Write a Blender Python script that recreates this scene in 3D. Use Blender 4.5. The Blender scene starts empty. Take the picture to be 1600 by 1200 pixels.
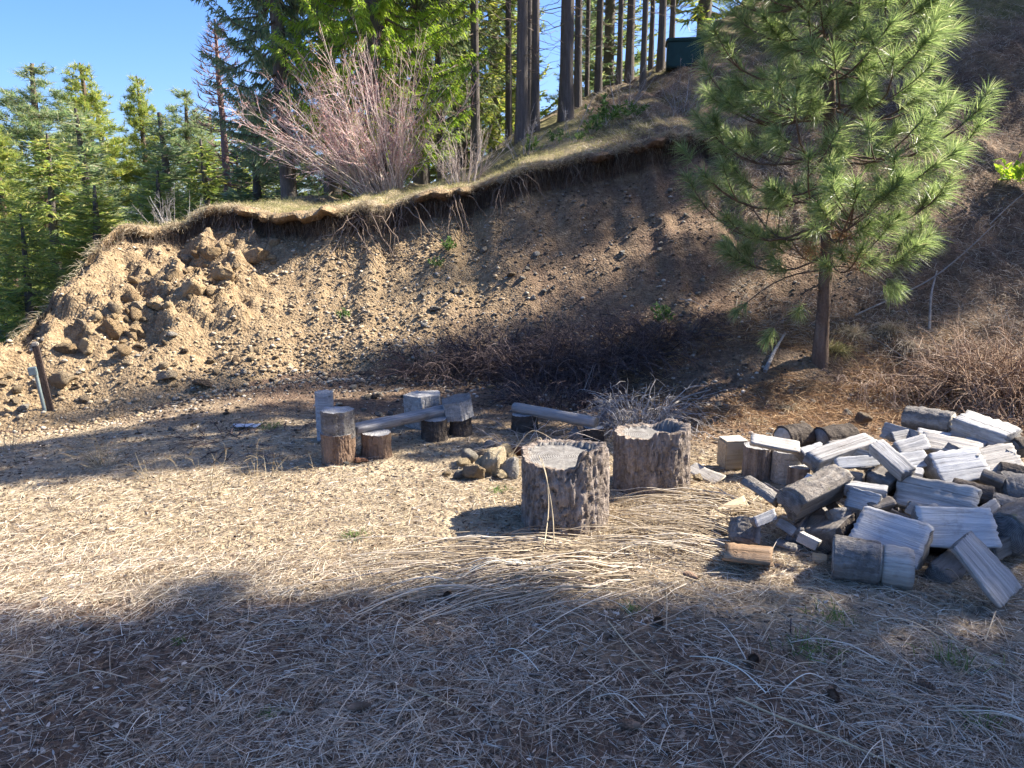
import bpy, math, random
import numpy as np
from mathutils import Vector, Matrix
from mathutils.bvhtree import BVHTree

R = math.radians
rng = np.random.default_rng(11)
random.seed(11)
SC = bpy.context.scene
COL = SC.collection

# ------------------------------------------------------------------ camera, sky, sun, exposure
FPX, PITCH, EYE = 1180.0, R(12.2), 1.6
cam_d = bpy.data.cameras.new('camera')
cam = bpy.data.objects.new('camera', cam_d)
COL.objects.link(cam)
cam.location = (0, 0, EYE)
cam.rotation_euler = (R(90) - PITCH, 0, 0)
cam_d.sensor_width = 36.0
cam_d.lens = 36.0 * FPX / 1600.0
cam_d.clip_start, cam_d.clip_end = 0.05, 2000
SC.camera = cam

SUN_AZ, SUN_EL = R(73), R(42)          # clockwise from +Y
SUN = np.array([math.cos(SUN_EL) * math.sin(SUN_AZ), math.cos(SUN_EL) * math.cos(SUN_AZ), math.sin(SUN_EL)])
world = bpy.data.worlds.new('World')
SC.world = world
world.use_nodes = True
wn = world.node_tree
bg = wn.nodes['Background']
sky = wn.nodes.new('ShaderNodeTexSky')
sky.sky_type = 'NISHITA'
sky.sun_disc = False
sky.sun_elevation = SUN_EL
sky.sun_rotation = SUN_AZ
sky.altitude = 1500
sky.air_density = 1.0
sky.dust_density = 6.5
sky.ozone_density = 2.5
hsv = wn.nodes.new('ShaderNodeHueSaturation')
hsv.inputs['Saturation'].default_value = 1.25
wn.links.new(sky.outputs[0], hsv.inputs['Color'])
tint = wn.nodes.new('ShaderNodeMix'); tint.data_type = 'RGBA'; tint.blend_type = 'MULTIPLY'; tint.inputs[0].default_value = 1.0
tint.inputs[7].default_value = (0.47, 0.49, 0.60, 1)
wn.links.new(hsv.outputs[0], tint.inputs[6])
wn.links.new(tint.outputs[2], bg.inputs[0])
bg.inputs[1].default_value = 0.13
sun_d = bpy.data.lights.new('sun', 'SUN')
sun_d.energy = 4.0
sun_d.angle = R(0.53)
sun_d.color = (1.0, 0.93, 0.82)
sun_o = bpy.data.objects.new('sun', sun_d)
COL.objects.link(sun_o)
sun_o.rotation_euler = Vector(-SUN).to_track_quat('-Z', 'Y').to_euler()
SC.view_settings.view_transform = 'Standard'
SC.view_settings.look = 'None'
SC.view_settings.gamma = 1.0
SC.view_settings.exposure = 2.08
SC.view_settings.use_curve_mapping = False
SC.render.engine = 'CYCLES'
SC.cycles.max_bounces = 6
SC.cycles.diffuse_bounces = 3
SC.cycles.transmission_bounces = 4
SC.cycles.use_adaptive_sampling = True
SC.cycles.adaptive_threshold = 0.02

# ------------------------------------------------------------------ helpers: projection, noise, meshes
CP, SP = math.cos(PITCH), math.sin(PITCH)

def ray(px, py):
    xc, yc = (px - 800) / FPX, (600 - py) / FPX
    return np.array([xc, CP + yc * SP, -SP + yc * CP])

def at_y(px, py, y):
    d = ray(px, py)
    return np.array([0, 0, EYE]) + d * (y / d[1])

def at_z(px, py, z=0.0):
    d = ray(px, py)
    return np.array([0, 0, EYE]) + d * ((z - EYE) / d[2])

def hash2(ix, iy, s=0):
    h = (ix.astype(np.int64) * 374761393 + iy.astype(np.int64) * 668265263 + s * 974711) & 0x7fffffff
    h = ((h ^ (h >> 13)) * 1274126177) & 0x7fffffff
    h = h ^ (h >> 16)
    return (h & 0xffff) / 65535.0

def vnoise(x, y, s=0):
    ix, iy = np.floor(x), np.floor(y)
    fx, fy = x - ix, y - iy
    fx, fy = fx * fx * (3 - 2 * fx), fy * fy * (3 - 2 * fy)
    a, b = hash2(ix, iy, s), hash2(ix + 1, iy, s)
    c, d = hash2(ix, iy + 1, s), hash2(ix + 1, iy + 1, s)
    return (a * (1 - fx) + b * fx) * (1 - fy) + (c * (1 - fx) + d * fx) * fy - 0.5

def fbm(x, y, o=4, s=0):
    r, a = 0, 1.0
    for k in range(o):
        r = r + a * vnoise(x * 2 ** k + 17.3 * k, y * 2 ** k - 9.1 * k, s + k)
        a *= 0.5
    return r

def cells(x, y, s=0):
    """blocky cell noise: height of the nearest cell and distance to its edge"""
    ix, iy = np.floor(x), np.floor(y)
    d1 = np.full(x.shape, 9.0); d2 = d1.copy(); h = np.zeros(x.shape)
    for i in (-1, 0, 1):
        for j in (-1, 0, 1):
            cx, cy = ix + i, iy + j
            px, py = cx + 0.15 + 0.7 * hash2(cx, cy, s), cy + 0.15 + 0.7 * hash2(cx, cy, s + 5)
            d = np.hypot(x - px, y - py)
            hh = hash2(cx, cy, s + 9)
            new = d < d1
            d2 = np.where(new, d1, np.minimum(d2, d))
            h = np.where(new, hh, h)
            d1 = np.minimum(d1, d)
    return h, d2 - d1

def sstep(a, b, x):
    t = np.clip((x - a) / (b - a), 0, 1)
    return t * t * (3 - 2 * t)

def mesh_np(name, V, Fs, mats=(), midx=None, smooth=False, attrs=None):
    me = bpy.data.meshes.new(name)
    V = np.asarray(V, dtype=np.float32).reshape(-1, 3)
    Fs = [np.asarray(f, dtype=np.int32) for f in (Fs if isinstance(Fs, (list, tuple)) else [Fs]) if len(f)]
    nl = sum(f.size for f in Fs); nf = sum(len(f) for f in Fs)
    me.vertices.add(len(V)); me.vertices.foreach_set('co', V.ravel())
    me.loops.add(nl); me.polygons.add(nf)
    me.loops.foreach_set('vertex_index', np.concatenate([f.ravel() for f in Fs]))
    sizes = np.concatenate([np.full(len(f), f.shape[1], dtype=np.int32) for f in Fs])
    me.polygons.foreach_set('loop_start', np.concatenate([[0], np.cumsum(sizes)[:-1]]).astype(np.int32))
    if midx is not None:
        me.polygons.foreach_set('material_index', np.asarray(midx, dtype=np.int32))
    if smooth:
        me.polygons.foreach_set('use_smooth', np.ones(nf, dtype=bool))
    for m in mats:
        me.materials.append(m)
    for k, v in (attrs or {}).items():
        a = me.attributes.new(k, 'FLOAT', 'POINT')
        a.data.foreach_set('value', np.asarray(v, dtype=np.float32))
    me.update(calc_edges=True)
    return me

class Mix:
    """collects pieces of geometry, each with a material slot, into one mesh"""
    def __init__(self):
        self.V, self.F, self.M, self.n = [], [], [], 0
    def add(self, V, Fs, m=0):
        V = np.asarray(V, dtype=np.float32).reshape(-1, 3)
        for f in (Fs if isinstance(Fs, (list, tuple)) else [Fs]):
            if len(f):
                f = np.asarray(f, dtype=np.int64)
                self.F.append(f + self.n); self.M.append(np.full(len(f), m))
        self.V.append(V); self.n += len(V)
        return self
    def mesh(self, name, mats, smooth=False):
        return mesh_np(name, np.concatenate(self.V), self.F, mats, np.concatenate(self.M), smooth)

def obj(name, me, parent=None, loc=None, label=None, cat=None, group=None, kind=None):
    o = bpy.data.objects.new(name, me)
    COL.objects.link(o)
    if parent: o.parent = parent
    if loc is not None: o.location = Vector([float(v) for v in loc])
    if label: o['label'] = label
    if cat: o['category'] = cat
    if group: o['group'] = group
    if kind: o['kind'] = kind
    return o

def thing(name, loc, label, cat, group=None, rz=0.0):
    o = obj(name, None, None, loc, label, cat, group)
    o.rotation_euler = (0, 0, rz)
    return o

def copy_thing(src, label, loc=None, rz=None, scale=None):
    c = src.copy(); COL.objects.link(c); c['label'] = label
    if loc is not None: c.location = Vector([float(v) for v in loc])
    if rz is not None: c.rotation_euler[2] = rz
    if scale is not None: c.scale = (scale,) * 3 if np.isscalar(scale) else scale
    for ch in list(src.children):
        k = ch.copy(); COL.objects.link(k); k.parent = c
    return c

def unit(v):
    return v / np.maximum(np.linalg.norm(v, axis=-1, keepdims=True), 1e-9)

def tubes(P, Rr, k=3, ref=None):
    """N tubes at once: P (N,n,3) points, Rr (N,n) radii, k sides"""
    P = np.asarray(P, dtype=np.float64); Rr = np.asarray(Rr, dtype=np.float64)
    if P.ndim == 2: P, Rr = P[None], Rr[None]
    N, n, _ = P.shape
    T = unit(np.gradient(P, axis=1))
    if ref is None:
        ref = np.where(np.abs(T.mean(1)[:, 2:3]) > 0.8, np.array([[1.0, 0.1, 0]]), np.array([[0, 0.05, 1.0]]))
    ref = np.broadcast_to(ref[:, None, :] if np.ndim(ref) == 2 else ref, P.shape)
    A = unit(np.cross(T, ref)); B = np.cross(T, A)
    ang = np.arange(k) * 2 * math.pi / k
    V = P[:, :, None, :] + Rr[:, :, None, None] * (A[:, :, None, :] * np.cos(ang)[:, None] + B[:, :, None, :] * np.sin(ang)[:, None])
    idx = np.arange(N * n * k).reshape(N, n, k)
    a, b = idx[:, :-1], idx[:, 1:]
    F = np.stack([a, np.roll(a, -1, 2), np.roll(b, -1, 2), b], -1).reshape(-1, 4)
    return V.reshape(-1, 3), F

def blades(P, D, L, W, bend=0.0, up=None, rg=rng):
    """N two-segment tapering strips from P along D; bend bows them towards `up` (N,3)"""
    N = len(P)
    D = unit(D)
    rv = rg.normal(size=(N, 3))
    S = unit(np.cross(D, rv))
    L = np.broadcast_to(np.asarray(L, dtype=float), (N,))[:, None]
    W = np.broadcast_to(np.asarray(W, dtype=float), (N,))[:, None]
    U = np.zeros((N, 3)) if up is None else up
    bend = np.broadcast_to(np.asarray(bend, dtype=float), (N,))[:, None]
    M = P + D * L * 0.55 + U * bend * L * 0.35
    E = P + D * L + U * bend * L
    V = np.stack([P - S * W / 2, P + S * W / 2, M + S * W * 0.4, M - S * W * 0.4, E], 1)
    i = np.arange(N)[:, None] * 5
    return V.reshape(-1, 3), [i + np.array([0, 1, 2, 3]), i + np.array([3, 2, 4])]

def needles(P, D, L, W, rg=rng):
    N = len(P)
    D = unit(D)
    S = unit(np.cross(D, rg.normal(size=(N, 3))))
    L = np.broadcast_to(np.asarray(L, dtype=float), (N,))[:, None]
    W = np.broadcast_to(np.asarray(W, dtype=float), (N,))[:, None]
    V = np.stack([P - S * W / 2, P + S * W / 2, P + D * L], 1)
    return V.reshape(-1, 3), np.arange(N * 3).reshape(N, 3)

# ------------------------------------------------------------------ materials
class NT:
    def __init__(self, name):
        self.m = bpy.data.materials.new(name)
        self.m.use_nodes = True
        self.t = self.m.node_tree
        self.bsdf = self.t.nodes['Principled BSDF']
        self.out = self.t.nodes['Material Output']
        self.bsdf.inputs['Specular IOR Level'].default_value = 0.25
    def n(self, typ, **kw):
        nd = self.t.nodes.new('ShaderNode' + typ)
        for k, v in kw.items():
            if k.startswith('i_'):
                nd.inputs[k[2:].replace('_', ' ')].default_value = v
            else:
                setattr(nd, k, v)
        return nd
    def l(self, a, b):
        self.t.links.new(a, b)
    def set(self, k, v):
        if hasattr(v, 'links'): self.l(v, self.bsdf.inputs[k])
        else: self.bsdf.inputs[k].default_value = v
    def coord(self, scale=(1, 1, 1), kind='Object', jitter=False):
        tc = self.n('TexCoord'); mp = self.n('Mapping')
        mp.inputs['Scale'].default_value = scale
        self.l(tc.outputs[kind], mp.inputs['Vector'])
        if jitter:
            oi = self.n('ObjectInfo'); mu = self.n('Math', operation='MULTIPLY'); mu.inputs[1].default_value = 37.0
            self.l(oi.outputs['Random'], mu.inputs[0]); self.l(mu.outputs[0], mp.inputs['Location'])
        return mp.outputs[0]
    def noise(self, vec, scale, detail=4, rough=0.6, dist=0.0):
        nd = self.n('TexNoise'); nd.inputs['Scale'].default_value = scale; nd.inputs['Detail'].default_value = detail
        nd.inputs['Roughness'].default_value = rough; nd.inputs['Distortion'].default_value = dist
        self.l(vec, nd.inputs['Vector'])
        return nd.outputs['Fac']
    def ramp(self, fac, stops, interp='LINEAR'):
        r = self.n('ValToRGB'); e = r.color_ramp.elements; r.color_ramp.interpolation = interp
        while len(e) < len(stops): e.new(0.5)
        for el, (p, c) in zip(e, stops):
            el.position = p; el.color = (*c, 1) if len(c) == 3 else c
        self.l(fac, r.inputs[0])
        return r.outputs[0]
    def mix(self, a, b, fac, typ='MIX'):
        m = self.n('Mix', data_type='RGBA', blend_type=typ)
        for s, v in ((6, a), (7, b), (0, fac)):
            if hasattr(v, 'links'): self.l(v, m.inputs[s])
            else: m.inputs[s].default_value = (*v, 1) if isinstance(v, tuple) and len(v) == 3 else v
        return m.outputs[2]
    def attr(self, name):
        return self.n('Attribute', attribute_name=name).outputs['Fac']
    def math(self, op, a, b=None):
        m = self.n('Math', operation=op)
        for s, v in ((0, a), (1, b)):
            if v is None: continue
            if hasattr(v, 'links'): self.l(v, m.inputs[s])
            else: m.inputs[s].default_value = v
        return m.outputs[0]
    def bump(self, h, strength=0.5, dist=0.02):
        b = self.n('Bump'); b.inputs['Strength'].default_value = strength; b.inputs['Distance'].default_value = dist
        self.l(h, b.inputs['Height']); self.l(b.outputs[0], self.bsdf.inputs['Normal'])
    def island(self):
        return self.n('NewGeometry').outputs['Random Per Island']
    def obrand(self):
        return self.n('ObjectInfo').outputs['Random']

def strand_mat(name, stops, rough=0.7, transl=0.0, spec=0.2, tw=None):
    """thin plant matter: colour picked per strand; some light passes through"""
    t = NT(name)
    c = t.ramp(t.island(), stops)
    t.set('Base Color', c); t.set('Roughness', rough); t.set('Specular IOR Level', spec)
    if transl > 0:
        tr = t.n('BsdfTranslucent'); mx = t.n('MixShader'); mx.inputs[0].default_value = transl
        tc = t.mix(c, tw, 1.0, 'MULTIPLY') if tw else c
        t.l(tc, tr.inputs[0])
        t.l(t.bsdf.outputs[0], mx.inputs[1]); t.l(tr.outputs[0], mx.inputs[2]); t.l(mx.outputs[0], t.out.inputs[0])
    return t.m

def soil_mat(name):
    t = NT(name)
    v = t.coord()
    n1 = t.noise(v, 1.1, 5, 0.65)
    n2 = t.noise(v, 14.0, 5, 0.7)
    n3 = t.noise(v, 70.0, 3, 0.6)
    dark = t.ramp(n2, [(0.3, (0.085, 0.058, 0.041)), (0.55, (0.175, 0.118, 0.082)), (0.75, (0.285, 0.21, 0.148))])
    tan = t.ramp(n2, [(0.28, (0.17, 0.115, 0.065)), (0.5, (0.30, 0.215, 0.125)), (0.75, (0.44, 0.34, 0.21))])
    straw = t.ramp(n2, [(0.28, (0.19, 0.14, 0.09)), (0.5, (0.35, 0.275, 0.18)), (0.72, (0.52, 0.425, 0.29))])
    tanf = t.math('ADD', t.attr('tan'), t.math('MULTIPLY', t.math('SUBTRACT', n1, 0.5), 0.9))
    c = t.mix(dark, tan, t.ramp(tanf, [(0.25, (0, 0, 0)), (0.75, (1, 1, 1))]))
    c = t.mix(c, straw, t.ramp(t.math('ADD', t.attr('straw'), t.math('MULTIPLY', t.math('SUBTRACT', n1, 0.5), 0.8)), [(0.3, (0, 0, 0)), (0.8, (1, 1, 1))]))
    moss = t.ramp(n2, [(0.3, (0.06, 0.075, 0.025)), (0.7, (0.20, 0.19, 0.07))])
    c = t.mix(c, moss, t.attr('moss'))
    c = t.mix(c, t.ramp(n3, [(0.3, (0.55, 0.55, 0.55)), (0.7, (1.2, 1.2, 1.2))]), 0.8, 'MULTIPLY')
    t.set('Base Color', c); t.set('Roughness', 0.95); t.set('Specular IOR Level', 0.1)
    vo = t.n('TexVoronoi'); vo.inputs['Scale'].default_value = 38; t.l(v, vo.inputs['Vector'])
    h = t.math('ADD', t.math('MULTIPLY', n2, 1.0), t.math('ADD', t.math('MULTIPLY', n3, 0.35), t.math('MULTIPLY', vo.outputs['Distance'], -0.5)))
    t.bump(h, 0.9, 0.035)
    return t.m

def rock_mat(name, stops, lich=0.0):
    t = NT(name)
    v = t.coord((1, 1, 1), jitter=True)
    n1 = t.noise(v, 7, 5, 0.65); n2 = t.noise(v, 40, 4, 0.7)
    c = t.ramp(t.math('ADD', t.math('MULTIPLY', n1, 0.6), t.math('MULTIPLY', t.obrand(), 0.4)), stops)
    c = t.mix(c, t.ramp(n2, [(0.3, (0.6, 0.58, 0.55)), (0.65, (1.15, 1.15, 1.15))]), 0.7, 'MULTIPLY')
    t.set('Base Color', c); t.set('Roughness', 0.9)
    vo = t.n('TexVoronoi', feature='DISTANCE_TO_EDGE'); vo.inputs['Scale'].default_value = 3.2; t.l(v, vo.inputs['Vector'])
    ck = t.ramp(vo.outputs['Distance'], [(0.0, (0, 0, 0)), (0.06, (1, 1, 1))])
    t.bump(t.math('ADD', t.math('MULTIPLY', ck, 0.8), t.math('ADD', n1, t.math('MULTIPLY', n2, 0.6))), 0.9, 0.05)
    return t.m

def wood_mat(name, stops, bright=1.0, streak=30.0, crack=0.5):
    """weathered split wood, grain along the object's X axis"""
    t = NT(name)
    v = t.coord((1.6, streak, streak), jitter=True)
    v2 = t.coord((1, 1, 1), jitter=True)
    g = t.noise(v, 1.6, 6, 0.7, 0.4)
    big = t.noise(v2, 5, 4, 0.6)
    f = t.math('ADD', t.math('MULTIPLY', g, 0.75), t.math('MULTIPLY', big, 0.25))
    c = t.ramp(f, stops)
    v3 = t.coord((0.9, 55, 55), jitter=True)
    cr = t.noise(v3, 1.0, 3, 0.6, 0.8)
    crk = t.ramp(cr, [(0.30, (0.25, 0.22, 0.2)), (0.40, (1, 1, 1))])
    c = t.mix(c, crk, crack, 'MULTIPLY')
    ob = t.ramp(t.obrand(), [(0.0, (0.66 * bright, 0.60 * bright, 0.54 * bright)), (0.3, (0.95 * bright, 0.93 * bright, 0.91 * bright)), (0.55, (1.1 * bright, 1.02 * bright, 0.90 * bright)), (0.8, (1.05 * bright, 1.07 * bright, 1.1 * bright)), (1.0, (1.3 * bright, 1.28 * bright, 1.24 * bright))])
    c = t.mix(c, ob, 1.0, 'MULTIPLY')
    st = t.ramp(t.noise(v2, 9, 4, 0.7), [(0.55, (1, 1, 1)), (0.72, (0.5, 0.45, 0.4))])
    c = t.mix(c, st, 0.6, 'MULTIPLY')
    t.set('Base Color', c); t.set('Roughness', 0.85)
    t.bump(t.math('ADD', g, t.math('MULTIPLY', crk, 0.6)), 0.7, 0.012)
    return t.m

def end_mat(name, stops):
    """end grain: rings about the object's X axis, radial checks"""
    t = NT(name)
    tc = t.n('TexCoord'); sep = t.n('SeparateXYZ'); t.l(tc.outputs['Object'], sep.inputs[0])
    com = t.n('CombineXYZ'); t.l(sep.outputs[1], com.inputs[1]); t.l(sep.outputs[2], com.inputs[2])
    le = t.n('VectorMath', operation='LENGTH'); t.l(com.outputs[0], le.inputs[0])
    nz = t.noise(tc.outputs['Object'], 18, 3, 0.6)
    r = t.math('ADD', t.math('MULTIPLY', le.outputs['Value'], 900), t.math('MULTIPLY', nz, 9))
    s = t.math('SINE', r)
    c = t.ramp(t.math('ADD', t.math('MULTIPLY', s, 0.14), nz), stops)
    t.set('Base Color', c); t.set('Roughness', 0.9)
    t.bump(t.math('ADD', t.math('MULTIPLY', s, 0.2), nz), 0.6, 0.008)
    return t.m

def bark_mat(name, stops, axis='X', furrow=14.0, moss=0.0, strength=1.0):
    t = NT(name)
    sc = {'X': (3.2, furrow, furrow), 'Z': (furrow, furrow, 3.2)}[axis]
    v = t.coord(sc, jitter=True); v2 = t.coord((1, 1, 1), jitter=True)
    g = t.noise(v, 1.0, 6, 0.7, 0.6)
    n2 = t.noise(v2, 45, 4, 0.7)
    c = t.ramp(t.math('ADD', t.math('MULTIPLY', g, 0.7), t.math('MULTIPLY', n2, 0.3)), stops)
    if moss:
        c = t.mix(c, (0.14, 0.16, 0.05), t.ramp(t.noise(v2, 6, 4, 0.7), [(0.58, (0, 0, 0)), (0.7, (moss, moss, moss))]))
    t.set('Base Color', c); t.set('Roughness', 0.95); t.set('Specular IOR Level', 0.1)
    t.bump(t.math('ADD', g, t.math('MULTIPLY', n2, 0.4)), strength, 0.03)
    return t.m

def plain_mat(name, col, rough=0.6, var=0.25, scale=20, metal=0.0):
    t = NT(name)
    n = t.noise(t.coord(), scale, 4, 0.6)
    t.set('Base Color', t.mix(col, t.ramp(n, [(0.3, (1 - var,) * 3), (0.7, (1 + var,) * 3)]), 1.0, 'MULTIPLY'))
    t.set('Roughness', rough); t.set('Metallic', metal)
    t.bump(n, 0.3, 0.005)
    return t.m
# ------------------------------------------------------------------ terrain: flat clearing, eroded bank, hillside above
_crest = [(-700, 900, 5.4), (-300, 700, 6.3), (-120, 610, 6.9), (0, 545, 7.4), (50, 507, 7.8), (100, 457, 8.3), (150, 388, 8.9), (200, 354, 9.3), (290, 342, 9.7),
          (370, 324, 9.9), (420, 329, 9.8), (520, 324, 9.7), (600, 312, 9.8), (700, 294, 10.0), (800, 268, 10.3),
          (850, 249, 10.4), (920, 234, 10.5), (1000, 219, 10.6), (1060, 207, 10.7), (1150, 195, 10.9), (1300, 160, 11.3),
          (1450, 110, 11.8), (1600, 60, 12.4), (1900, 20, 13.5)]
_cp = np.array([at_y(*p) for p in _crest])
_cp = np.vstack([[-40, 5.0, 0.0], _cp, [25, 17, 9.5], [60, 20, 12]])
_cp[:, 2] = np.maximum(_cp[:, 2], 0.0)
_foot = [(-600, 700), (-200, 650), (0, 642), (150, 634), (300, 612), (450, 592), (600, 590), (800, 592), (950, 606), (1100, 628), (1300, 634), (1450, 632), (1600, 640), (2000, 660)]
_fp = np.array([at_z(*p) for p in _foot])
_fp = np.vstack([[-40, 4.6, 0], _fp, [30, 6.5, 0], [60, 7, 0]])

def yc_of(x): return np.interp(x, _cp[:, 0], _cp[:, 1]) + 0.30 * vnoise(x * 1.7, x * 0 + 3.3, 3) + 0.20 * vnoise(x * 5.3, x * 0 + 1.3, 4)
def zc_of(x): return np.interp(x, _cp[:, 0], _cp[:, 2]) + 0.17 * vnoise(x * 1.9, x * 0 + 8.3, 6) + 0.09 * vnoise(x * 7.1, x * 0 + 2.3, 7)
def yf_of(x): return np.interp(x, _fp[:, 0], _fp[:, 1]) + 0.25 * vnoise(x * 1.1, x * 0 + 5.1, 5)
def scarp_of(x):
    return np.interp(x, [-6.5, -5.0, -3.9, -3.0, -1.5, 0, 2.0, 2.8, 3.6, 5], [0.0, 0.12, 0.28, 0.30, 0.36, 0.36, 0.36, 0.25, 0.03, 0.0])

_us = [-3, -0.66, -0.60, -0.5, -0.40, -0.33, -0.20, -0.08, 0.02, 0.1, 0.2, 0.3, 0.5, 0.8, 2.0]
_m1 = [-.3, -.28, -.22, -.08, 0.02, 0.05, 0.07, 0.10, 0.20, 0.24, 0.29, 0.36, 0.42, 0.42, 0.35]   # slope just behind the crest
_rdy = [3, 3, 3, 3.5, 3.5, 3.5, 4.0, 5.0, 6.5, 7.5, 8.0, 12.0, 24, 30, 30]                          # how far the rise goes on
_m2 = [-.2, -.22, -.25, -.30, -.30, -.28, -.25, -.22, -.22, -.25, -.25, -.1, .05, .05, 0.0]

def behind(x, y, yc, zc):
    u = x / np.maximum(y, 3.0)
    m1, rd, m2 = np.interp(u, _us, _m1), np.interp(u, _us, _rdy), np.interp(u, _us, _m2)
    d = np.maximum(y - yc, 0)
    z = zc + m1 * np.minimum(d, rd) + m2 * np.clip(d - rd, 0, 22)
    return np.maximum(z, -4.0 + 0 * z)

def ground_noise(x, y):
    return 0.05 * fbm(x * 0.5, y * 0.5, 3, 21) + 0.035 * fbm(x * 2.3, y * 2.3, 4, 31)

def outcrop_w(x, t):
    w = sstep(-6.2, -5.4, x) * (1 - sstep(-3.3, -2.7, x + 0.5 * (t - 0.7)))
    return w * sstep(0.30, 0.45, t) * (1 - sstep(0.9, 0.97, t))

def H(x, y):
    """terrain height without the overhang"""
    x = np.asarray(x, dtype=float); y = np.asarray(y, dtype=float)
    yf, yc, zc, hs = yf_of(x), yc_of(x), zc_of(x), scarp_of(x)
    t = np.clip((y - yf) / np.maximum(yc - 0.12 - yf, 0.2), 0, 1)
    zt = np.maximum(zc - hs, 0.0)
    prof = t * (0.86 + 0.14 * t) - 0.05 * np.sin(math.pi * t) * np.minimum(t * 3, 1)
    z = zt * prof
    z = np.where(y > yc - 0.12, zt + (zc - zt) * np.clip((y - yc + 0.12) / 0.12, 0, 1), z)
    z = np.where(y > yc, behind(x, y, yc, zc), z)
    rough = ground_noise(x, y)
    on = sstep(0, 0.1, t) * (1 - sstep(0.96, 1.0, t))
    z = z + rough * np.where(y < yf, 0.35, 1 + 1.6 * on)
    z = z + on * 0.05 * fbm(x * 3.0 + y * 1.0, y * 0.9, 3, 44)          # gullies down the slope
    w = outcrop_w(x, t)
    h1, e1 = cells(x * 2.2 + 0.3 * y, y * 2.6, 61); h2, e2 = cells(x * 5.3, y * 5.9 + x, 71)
    z = z + w * ((h1 - 0.35) * 0.26 * sstep(0.0, 0.10, e1) + (h2 - 0.4) * 0.17 * sstep(0.0, 0.12, e2) + 0.10 * fbm(x * 4, y * 9 + x * 3, 3, 88))
    z = z + np.where(y < yf, 0.02 * fbm(x * 9, y * 9, 2, 77), 0.028 * fbm(x * 7, y * 7, 3, 78))
    # ground falls away a little towards the post on the left
    z = z - 0.22 * sstep(-2.2, -4.6, x) * (1 - sstep(0.15, 0.45, t)) * (y < yc + 0.01) * sstep(4.2, 6.6, y)
    return z

xs = np.unique(np.concatenate([np.linspace(-8.5, 8.5, 460), -8.5 - np.geomspace(0.05, 300, 46), 8.5 + np.geomspace(0.05, 300, 46)]))
nx = len(xs)
yf_, yc_, zc_, hs_ = yf_of(xs), yc_of(xs), zc_of(xs), scarp_of(xs)
rows = []
for y0 in np.concatenate([-np.geomspace(300, 0.3, 20), np.linspace(0.4, 1.3, 8)]):
    rows.append((np.full(nx, y0), None))
NG, NB = 150, 120
for s in np.linspace(0, 1, NG, endpoint=False):
    rows.append((1.4 + (yf_ - 1.4) * s, None))
r_foot = len(rows)
for s in np.linspace(0, 1, NB):
    rows.append((yf_ + (yc_ - 0.14 - yf_) * s, None))
nz1, nz2 = fbm(xs * 2.7, xs * 0 + 2, 3, 91), fbm(xs * 8.0, xs * 0 + 7, 2, 92)
over = np.clip(hs_ / 0.3, 0, 1) * np.clip(0.16 + 0.38 * nz1 + 0.22 * nz2, -0.05, 0.5)
zc_n = zc_ + ground_noise(xs, yc_)
zlow = H(xs, yc_ - 0.141)
for dy, f in ((-0.10, 0.12), (-0.07, 0.30), (-0.03, 0.50), (0.0, 0.66), (0.02, 0.76), (0.0, 0.82)):
    jy = 0.05 * fbm(xs * 9, xs * 0 + f * 13, 2, int(f * 100)) * np.clip(hs_ / 0.3, 0, 1)
    rows.append((yc_ + dy + jy, zlow + (zc_n - zlow) * f))
th = np.minimum(zc_n - zlow, 0.13)
for k, (oy, oz) in enumerate(((0.55, -0.95), (0.95, -0.75), (1.1, -0.4), (0.95, -0.12), (0.6, 0.02))):
    jz = 0.02 * fbm(xs * 11, xs * 0 + k, 2, 140 + k)
    rows.append((yc_ - over * oy, zc_n + th * oz + jz * np.clip(hs_ / 0.2, 0, 1)))
r_lip = len(rows) - 3
for d in np.concatenate([np.linspace(0.02, 7, 90), 7 + np.geomspace(0.15, 320, 42)]):
    rows.append((yc_ + d, None))
X = np.tile(xs, (len(rows), 1))
Y = np.array([r[0] for r in rows])
Z = np.array([H(xs, r[0]) if r[1] is None else r[1] for r in rows])
u_ = X / np.maximum(Y, 3)
tt = np.clip((Y - yf_) / np.maximum(yc_ - yf_, 0.2), 0, 1)
bank = sstep(0, 0.06, tt)
# ground cover, with some of the sun and shade painted into its tones: pale gravelly clay on the left of the bank, dark loam to the right, straw mat on the flat
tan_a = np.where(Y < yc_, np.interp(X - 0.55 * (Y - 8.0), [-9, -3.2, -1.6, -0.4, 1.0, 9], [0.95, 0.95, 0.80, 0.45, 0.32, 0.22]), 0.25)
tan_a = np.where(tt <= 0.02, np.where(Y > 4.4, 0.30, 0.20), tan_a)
straw_a = np.zeros_like(X)
flat = (tt <= 0.0)
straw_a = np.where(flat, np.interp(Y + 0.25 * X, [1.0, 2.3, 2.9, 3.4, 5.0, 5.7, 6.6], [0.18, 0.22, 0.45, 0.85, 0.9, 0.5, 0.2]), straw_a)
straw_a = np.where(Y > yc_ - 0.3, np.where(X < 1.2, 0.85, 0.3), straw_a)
ridx = np.arange(len(rows))[:, None]
straw_a = np.where((ridx > r_foot + 2) & (ridx < r_lip - 1), np.where(X > 2.2, 0.18, 0.0), straw_a)
tan_a = np.where((ridx >= r_foot + NB) & (ridx < r_lip), np.where(X < -2.2, 0.45, 0.05), tan_a)
straw_a = np.where((ridx > r_foot + NB) & (Y < yc_ - 0.01) & (over > 0.02), 0.22, straw_a)
moss_a = np.where(ridx >= r_lip, np.clip(0.45 + 1.2 * fbm(X * 1.2, Y * 1.2, 3, 5), 0, 0.75) * sstep(0.2, 1.0, Y - yc_), 0)
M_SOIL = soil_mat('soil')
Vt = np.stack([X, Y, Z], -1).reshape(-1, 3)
idx = np.arange(X.size).reshape(X.shape)
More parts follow.
